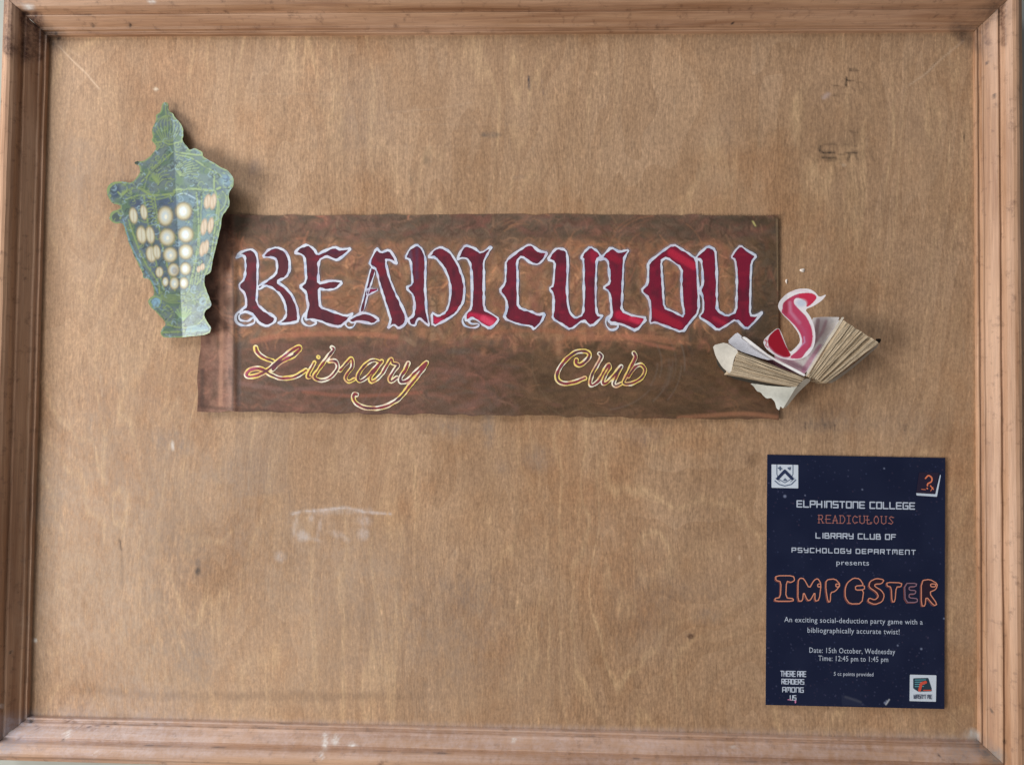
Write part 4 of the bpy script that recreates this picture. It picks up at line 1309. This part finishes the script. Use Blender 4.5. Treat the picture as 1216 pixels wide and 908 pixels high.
Sc.stroke(Z([(560, 340), (600, 400), (608, 470)]), 4, C(190, 90, 124), .5, 3)
Sc.stroke(Z([(630, 370), (640, 430), (632, 480)]), 3, C(200, 50, 90), .6, 3)
Sc.blob(*Z([(580, 238)])[0], 6, 4.5, C(206, 214, 232), .9, .8)
Sc.stroke(Z([(525, 175), (580, 165), (620, 172)]), 1.2, C(226, 170, 190), .5, 1)
Sc.stroke(Z([(378, 445), (385, 460), (378, 478), (392, 490)]), 1.2, C(196, 20, 60), .9, .8)
Sc.stroke(Z([(370, 450), (392, 455)]), 1.0, C(196, 20, 60), .8, .8)
Sc.stroke(Z([(395, 480), (430, 520), (480, 545), (530, 552)]), 1.6, C(214, 120, 156), .5, 1)
Sc.stroke(Z([(560, 500), (600, 460), (596, 430)]), 1.6, C(216, 180, 220), .6, 1.2)


def sh(v):
    return .036 + (v[:, 1] - 385) * -.00010 + np.maximum(0, 6 - (v[:, 0] - 905) * .2) * .0006


v, f = march(field(polys=[soften(Z(S_out), True, .25)], step=.6))
Vf = at(v[:, 0], v[:, 1], sh(v))
V2, F2, ix = solid(Vf, f, Vf + np.array([0, .0008, 0]))
cl = Sc.sample(v[:, 0], v[:, 1])[:, :3]
sE = empty('letter_cutout', at(945, 427, .034).tolist(), 'glossy pink and crimson paper letter S with white border, standing out of the open book', 'letter')
new_obj('letter_card', V2, F2, M_spaper, sE, np.concatenate([cl, cl * .8])[ix])
# short card strut that reaches down between the pages
q = Z([(535, 520), (590, 515), (586, 548), (545, 552)])
V, F = prism(q, .0300, .020, None, None, None)
V[4:, 0], V[4:, 2] = V[:4, 0], V[:4, 2]
new_obj('card_tab', V, F, plain_mat('card_tab', C(190, 120, 150), .5), sE, smooth=False)

# dried glue left on the panel above the book
M_glue = plain_mat('dried_glue', C(226, 216, 206), .35, .1, 400)
for cx, cy, rx, ry in ((953, 321, 3.4, 2.6), (934, 334, 1.4, 3.2)):
    R_ = 10
    Vg, Fg = [at(np.array(cx), np.array(cy), .0014)], []
    for kx, hh in ((.6, .0012), (1.0, -.0002)):
        for q in range(R_):
            t = q / R_ * 2 * math.pi
            w = 1 + .18 * math.sin(3 * t + cx)
            Vg.append(at(np.array(cx + rx * kx * w * math.cos(t)), np.array(cy + ry * kx * w * math.sin(t)), hh))
    for q in range(R_):
        n_ = (q + 1) % R_
        Fg.append([0, 1 + n_, 1 + q])
        Fg.append([1 + q, 1 + n_, 1 + R_ + n_, 1 + R_ + q])
    new_obj('glue_spot', np.array(Vg), Fg, M_glue, board)

# ------------------------------------------------------------------ poster
PQ = np.array([(911, 539.5), (1122.5, 543.3), (1121.5, 841.4), (909, 836.5)])


def ph(px, py):
    u = (np.asarray(px, float) - 910) / 212
    v = (np.asarray(py, float) - 540) / 298
    h = 1.8 + .7 * np.sin(v * 7 + u * 2) ** 2 + 2.0 * np.clip(u - .86, 0, 1) ** 2 * 30 * (.6 + .4 * np.sin(v * 6)) * .9 + 1.5 * np.clip(v - .94, 0, 1) * 10 * np.cos(u * 4) ** 2 + .4 * np.exp(-((v - .5) / .01) ** 2)
    return h / 1000


Pp = Canvas(905, 535, 1128, 846, .6, C(18, 26, 56))
npz = noise2(Pp.w, Pp.h, 10, 14)
Pp.a[..., :3] = mixc(np.broadcast_to(C(14, 23, 52), Pp.X.shape + (3,)).copy(), C(20, 28, 56), sm(.3, .8, npz))
for k in range(650):
    x, y = random.uniform(911, 1121), random.uniform(543, 838)
    if random.random() < .35:
        y = 838 - abs(random.gauss(0, 70))
    r = random.uniform(.35, .8)
    Pp.blob(x, y, r, r, random.choice([C(70, 82, 120), C(90, 92, 124), C(60, 60, 96), C(86, 70, 90)]), random.uniform(.2, .6), .9)
for x, y, r in ((932, 589, 2.2), (1050, 556, 1.2), (1024, 581, 1.2), (1109, 588, 1), (1066, 766, 1.3), (1094, 770, 1.6), (1051, 834, 1.8), (1121, 734, 1.2), (956, 588, 1), (1053, 832, 1.4)):
    Pp.blob(x, y, r * .75, r * .75, C(140, 150, 180), .65, .9)
Pp.stroke(np.array([(1052, 836), (1056, 830)]), 1.3, C(200, 205, 210), .8, 1)
Pp.poly([(999, 824), (1018, 829), (1030, 838), (1000, 837)], C(46, 52, 76), .4)  # clear tape at the foot, its glare painted into the poster colour
Pp.stroke(np.array([(1004, 827), (1022, 833)]), 2.0, C(96, 98, 108), .35, 2.5)
gxp = 150
U, Vv = np.meshgrid(np.linspace(0, 1, gxp), np.linspace(0, 1, 420))
gxp, gyp = 290, 410
U, Vv = np.meshgrid(np.linspace(0, 1, gxp), np.linspace(0, 1, gyp))
PX = (PQ[0, 0] * (1 - U) + PQ[1, 0] * U) * (1 - Vv) + (PQ[3, 0] * (1 - U) + PQ[2, 0] * U) * Vv
PY = (PQ[0, 1] * (1 - U) + PQ[1, 1] * U) * (1 - Vv) + (PQ[3, 1] * (1 - U) + PQ[2, 1] * U) * Vv
Vf = at(PX.ravel(), PY.ravel(), ph(PX, PY).ravel())
cl = Pp.sample(PX.ravel(), PY.ravel())[:, :3]
poster = empty('event_poster', at(1015, 840, 0).tolist(), 'navy blue event poster with orange outlined word Imposter, low on the right of the panel', 'poster')
V2, F2, ix = solid(Vf, grid_faces(gxp, gyp).tolist(), Vf + np.array([0, .0003, 0]))
new_obj('paper_sheet', V2, F2, M_poster, poster, np.concatenate([cl, np.broadcast_to(C(200, 200, 200), cl.shape)])[ix])
SL = 0.0190
WHT, ORG_ = C(186, 196, 212), C(214, 142, 116)


def rotp(p, ox, oy):
    """poster frame: slight clockwise tilt about (ox, oy)"""
    p = np.asarray(p, float)
    return np.stack([ox + p[:, 0] - p[:, 1] * .004, oy + p[:, 1] + p[:, 0] * SL], 1)


def pobj(name, v, f, col, dz, parent=None, label=None, M=None):
    c = np.tile(col, (len(v), 1)) if np.ndim(col) == 1 else col
    o = new_obj(name, at(v[:, 0], v[:, 1], ph(v[:, 0], v[:, 1]) + dz), f, M or M_print, parent or poster, c)
    if label:
        o['label'] = label
    return o


GL = {'A': [[(0, 6), (0, 0), (4, 0), (4, 6)], [(0, 3.4), (4, 3.4)]], 'B': [[(0, 0), (3.4, 0), (3.4, 2.7), (4, 3), (4, 6), (0, 6), (0, 0)], [(0, 2.9), (3.8, 2.9)]],
      'C': [[(4, 0), (0, 0), (0, 6), (4, 6)]], 'D': [[(0, 0), (3.3, 0), (4, 1), (4, 6), (0, 6), (0, 0)]], 'E': [[(4, 0), (0, 0), (0, 6), (4, 6)], [(0, 3), (3.6, 3)]],
      'F': [[(4, 0), (0, 0), (0, 6)], [(0, 3), (3.4, 3)]], 'G': [[(4, 0), (0, 0), (0, 6), (4, 6), (4, 3), (2, 3)]], 'H': [[(0, 0), (0, 6)], [(4, 0), (4, 6)], [(0, 3), (4, 3)]],
      'I': [[(1, 0), (1, 6)]], 'L': [[(0, 0), (0, 6), (4, 6)]], 'M': [[(0, 6), (0, 0), (4.6, 0), (4.6, 6)], [(2.3, 0), (2.3, 4)]], 'N': [[(0, 6), (0, 0), (4, 0), (4, 6)]],
      'O': [[(0, 0), (4, 0), (4, 6), (0, 6), (0, 0)]], 'P': [[(0, 6), (0, 0), (4, 0), (4, 3.2), (0, 3.2)]], 'R': [[(0, 6), (0, 0), (4, 0), (4, 3.2), (0, 3.2)], [(2.2, 3.2), (4, 6)]],
      'S': [[(4, 0), (0, 0), (0, 3), (4, 3), (4, 6), (0, 6)]], 'T': [[(0, 0), (4, 0)], [(2, 0), (2, 6)]], 'U': [[(0, 0), (0, 6), (4, 6), (4, 0)]],
      'Y': [[(0, 0), (0, 3), (4, 3)], [(4, 0), (4, 6), (.6, 6)]], 'W': [[(0, 0), (0, 6), (4.4, 6), (4.4, 0)], [(2.2, 1.5), (2.2, 6)]], "'": [[(.5, 0), (.5, 1.4)]]}
SER = {'R': [[(0, 6), (0, 0)], [(0, 0), (2.6, 0), (3.4, 1.4), (2.6, 2.9), (0, 3)], [(1.6, 3), (3.8, 6)]], 'E': [[(3.4, 0), (0, 0), (0, 6), (3.4, 6)], [(0, 3), (2.8, 3)]],
       'A': [[(0, 6), (2, 0), (4, 6)], [(.9, 4), (3.1, 4)]], 'D': [[(0, 0), (0, 6)], [(0, 0), (2.4, 0), (4, 2), (4, 4), (2.4, 6), (0, 6)]], 'I': [[(1, 0), (1, 6)], [(.2, 0), (1.8, 0)], [(.2, 6), (1.8, 6)]],
       'C': [[(3.8, 1), (2, 0), (.4, 1.4), (0, 3), (.4, 4.6), (2, 6), (3.8, 5)]], 'U': [[(0, 0), (0, 5), (2, 6), (4, 5), (4, 0)]], 'L': [[(0, 0), (0, 6), (3.4, 6), (3.4, 5)], [(-.6, 3), (1, 3)]],
       'O': [[(2, 0), (.3, 1.4), (0, 3), (.3, 4.6), (2, 6), (3.7, 4.6), (4, 3), (3.7, 1.4), (2, 0)]], 'S': [[(3.6, .8), (2, 0), (.4, 1.2), (2, 3), (3.7, 4.6), (2, 6), (.3, 5.2)]]}


def strokes(txt, x0, x1, ytop, hgt, lw, col, glyphs=GL, gap=1.6, space=3.2, step=.45, name='printed_text', dz=.00022, serif=False):
    pen, runs = 0, []
    for ch in txt:
        if ch == ' ':
            pen += space
            continue
        g = glyphs[ch]
        for l in g:
            runs.append([(p[0] + pen, p[1]) for p in l])
        pen += max(p[0] for l in g for p in l) + gap
    pen -= gap
    sx, sy = (x1 - x0) / pen, hgt / 6
    lines = [rotp([(p[0] * sx, p[1] * sy) for p in l], x0, ytop) for l in runs]
    if serif:
        for l in list(lines):
            for e in (l[0], l[-1]):
                lines.append(np.array([(e[0] - 1.1, e[1]), (e[0] + 1.1, e[1])]))
    v, f = march(field(lines=lines, widths=[lw] * len(lines), step=step))
    return pobj(name, v, f, col, dz, label='line reading ' + txt.title())


def typed(txt, x0, x1, base, hgt, col, bold=.0, dz=.00022, parent=None):
    cu = bpy.data.curves.new('type', 'FONT')
    cu.body = txt
    cu.offset = bold
    cu.resolution_u = 2
    cu.space_character = 1.05
    o = bpy.data.objects.new('type', cu)
    COL.objects.link(o)
    bpy.context.view_layer.update()
    me = bpy.data.meshes.new_from_object(o.evaluated_get(bpy.context.evaluated_depsgraph_get()))
    bpy.data.objects.remove(o)
    v = np.array([w.co[:2] for w in me.vertices])
    f = [list(p.vertices) for p in me.polygons]
    bpy.data.meshes.remove(me)
    w0, w1 = v[:, 0].min(), v[:, 0].max()
    p = np.stack([(v[:, 0] - w0) / (w1 - w0) * (x1 - x0), -v[:, 1] * hgt / .7], 1)
    v2 = rotp(p, x0, base)
    return pobj('printed_text', v2, f, col, dz, parent, 'line reading ' + txt)


strokes('ELPHINSTONE COLLEGE', 946.6, 1086, 594.3, 7.2, 1.5, WHT)
strokes('READICULOUS', 972.5, 1060.5, 611.3, 9.2, .9, C(160, 104, 98), SER, 2.6, serif=True)
strokes('LIBRARY CLUB OF', 969, 1063.5, 632.6, 5.8, 1.25, WHT, gap=1.9)
strokes('PSYCHOLOGY DEPARTMENT', 940.5, 1087, 650.2, 5.0, 1.1, WHT, gap=2.4)
typed('presents', 993.2, 1032, 670.3, 6.2, WHT)
typed('An exciting social-deduction party game with a', 931.3, 1095.7, 738.0, 6.2, WHT, .0)
typed('bibliographically accurate twist!', 958.9, 1068.2, 750.6, 6.2, WHT, .0)
typed('Date: 15th October, Wednesday', 961.1, 1063, 774.4, 6.3, WHT, .0)
typed('Time: 12:45 pm to 1:45 pm', 971.8, 1054.7, 784.0, 6.3, WHT, .0)
typed('5 cc points provided', 990.2, 1037.2, 801.6, 4.4, C(180, 188, 204), .01)
strokes('THERE ARE', 927.2, 957, 796.3, 6, 1.05, WHT, gap=1.7, space=2.4)
strokes('READERS', 928.4, 954.6, 805.8, 5.6, 1.05, WHT, gap=1.7)
strokes('AMONG', 929.4, 954, 815.6, 5.4, 1.05, WHT, gap=1.7)
strokes('US', 938.4, 945.2, 825.2, 5.4, 1.05, WHT, gap=1.7)
v, f = march(field(lines=[np.array([(944.5, 831.5), (944.6, 833.6)]), np.array([(935.5, 830.2), (940, 830.6)])], widths=[1.7, .8], step=.4))
pobj('printed_drip', v, f, C(206, 130, 170), .0003)

# big outlined word
zI = (905, 675, 5.527)
IMP = {'I': [[(90, 45), (205, 45), (215, 75), (190, 90), (160, 80), (155, 190), (205, 195), (205, 212), (85, 212), (85, 193), (120, 188), (125, 85), (90, 75)]],
       'M': [[(235, 210), (236, 80), (250, 60), (275, 65), (310, 130), (340, 75), (365, 62), (388, 98), (375, 205), (347, 212), (347, 150), (318, 205), (298, 208), (272, 150), (265, 212)],
             [(365, 100), (385, 98), (385, 118), (365, 118)]],
       'P': [[(432, 216), (418, 130), (420, 72), (480, 65), (515, 105), (480, 148), (450, 155), (448, 216)], [(484, 98), (512, 102), (500, 120), (484, 116)]],
       'O': [[(560, 90), (600, 60), (640, 65), (668, 108), (612, 112), (614, 140), (668, 138), (655, 228), (575, 230), (546, 190), (545, 130)], [(612, 112), (672, 108), (672, 136), (614, 140)]],
       'S': [[(802, 72), (750, 62), (708, 82), (700, 120), (750, 152), (765, 182), (740, 205), (702, 190), (693, 215), (740, 235), (790, 215), (803, 172), (782, 140), (738, 115), (742, 100), (785, 98)]],
       'T': [[(818, 88), (918, 92), (912, 118), (880, 118), (872, 216), (852, 216), (848, 120), (820, 112)]],
       'E': [[(935, 95), (1015, 95), (1010, 116), (965, 118), (965, 140), (1010, 142), (1005, 165), (965, 165), (965, 190), (1020, 195), (1018, 220), (940, 220)]],
       'R': [[(1045, 242), (1045, 78), (1100, 68), (1152, 98), (1142, 135), (1095, 155), (1150, 232), (1128, 242), (1076, 180), (1070, 244)], [(1105, 98), (1140, 100), (1138, 118), (1108, 118)]]}
for k, pl in IMP.items():
    P_ = [soften(tr(p, *zI), True, .2) for p in pl]
    col = ORG_ if k != 'E' else C(140, 108, 124)
    v, f = march(field(polys=[P_[0]], step=.7))
    o = pobj('printed_letter', v, f, C(40, 24, 40) if k in 'SR' else C(24, 26, 50), .00030, label='orange outlined capital ' + k)
    v, f = march(field(lines=[np.vstack([p, p[:1]]) for p in P_], widths=[1.2] * len(P_), step=.45))
    pobj('letter_outline', v, f, col, .00048, o)
    ghost = [np.vstack([p, p[:1]]) + np.array([-1.3, .9]) for p in P_[:1]]
    v, f = march(field(lines=ghost, widths=[.9], step=.45))
    pobj('letter_echo', v, f, C(128, 72, 66), .00012, o)


def pquad(pts):
    return march(field(polys=[np.asarray(pts, float)], step=.8))


# crest on white
v, f = pquad([(916.2, 551.2), (947.9, 551.8), (947.9, 579.6), (916.2, 578.8)])
crest = pobj('printed_crest', v, f, C(206, 216, 228), .0002, label='white square with shield, chevron and motto scroll')
zc = lambda pts: tr(pts, 900, 530, 5.174)
lines = [zc([(116, 112), (116, 170), (128, 200), (165, 222), (202, 200), (215, 170), (215, 112)]), zc([(104, 210), (130, 232), (165, 242), (205, 232), (232, 205)]), zc([(108, 195), (135, 215)]), zc([(200, 216), (226, 195)])]
v, f = march(field(lines=lines, widths=[.9, 1.2, .7, .7], step=.35))
pobj('shield_outline', v, f, C(96, 112, 138), .0004, crest)
lines = [zc([(122, 196), (165, 150), (210, 196)])]
v, f = march(field(lines=lines, widths=[3.6], step=.4))
pobj('chevron', v, f, C(40, 52, 84), .0005, crest)
lines = [zc([(126, 132), (146, 136)]), zc([(136, 124), (136, 144)]), zc([(184, 132), (200, 128), (196, 142), (184, 132)]), zc([(158, 208), (166, 196), (176, 208), (158, 208)])]
v, f = march(field(lines=lines, widths=[1.5, 1.5, 1.1, .9], step=.35))
pobj('shield_charge', v, f, C(80, 96, 124), .0006, crest)

# little book icon with a question mark
v, f = pquad(zc([(972, 285), (1090, 290), (1120, 170), (1124, 178), (1100, 308), (975, 300)]))
icon = pobj('printed_book_icon', v, f, C(196, 208, 222), .0002, label='small dark book icon with orange question mark')
v, f = pquad(zc([(990, 158), (1112, 160), (1090, 292), (972, 285)]))
pobj('icon_cover', v, f, C(38, 30, 52), .0004, icon)
lines = [catmull(zc([(1030, 195), (1048, 178), (1068, 192), (1066, 215), (1044, 228), (1042, 240)]), .8), zc([(1040, 256), (1041, 258)]), zc([(1060, 240), (1078, 262)]), zc([(1005, 262), (1030, 264)]), zc([(1062, 272), (1076, 250)])]
v, f = march(field(lines=lines, widths=[1.7, 1.8, 1.3, .7, .8], step=.4))
pobj('question_mark', v, f, C(226, 128, 92), .0006, icon)

# badge at lower right: striped screen and its caption
zb_ = lambda pts: tr(pts, 900, 670, 5.0426)
v, f = pquad(zb_([(910, 658), (1069, 662), (1066, 820), (908, 816)]))
badge = pobj('printed_badge', v, f, C(206, 216, 228), .0002, label='white square badge with striped screen and caption')
v, f = pquad(zb_([(930, 680), (1020, 678), (1040, 740), (1040, 758), (960, 760), (930, 740)]))
pobj('badge_screen', v, f, C(40, 60, 74), .0004, badge)
v, f = march(field(lines=[zb_([(942, 690 + k * 13), (1004 - k * 4, 689 + k * 13)]) for k in range(4)], widths=[1.2] * 4, step=.35))
pobj('badge_stripe', v, f, C(92, 150, 160), .0006, badge)
v, f = march(field(lines=[zb_([(968, 752), (978, 712), (1004, 704)]), zb_([(992, 752), (1036, 752)])], widths=[3.4, 1.2], step=.4))
pobj('badge_shape', v, f, C(206, 84, 66), .0008, badge)
lines = []
pen = 0
runs = []
for ch in "WASN'T ME":
    if ch == ' ':
        pen += 2.6
        continue
    for l in GL[ch]:
        runs.append([(p[0] + pen, p[1]) for p in l])
    pen += max(p[0] for l in GL[ch] for p in l) + 1.7
sx = (1106.2 - 1085) / (pen - 1.7)
lines = [rotp([(p[0] * sx, p[1] * 4.4 / 6) for p in l], 1085.2, 824.4) for l in runs]
v, f = march(field(lines=lines, widths=[.75] * len(lines), step=.35))
pobj('badge_caption', v, f, C(84, 92, 110), .0008, badge)
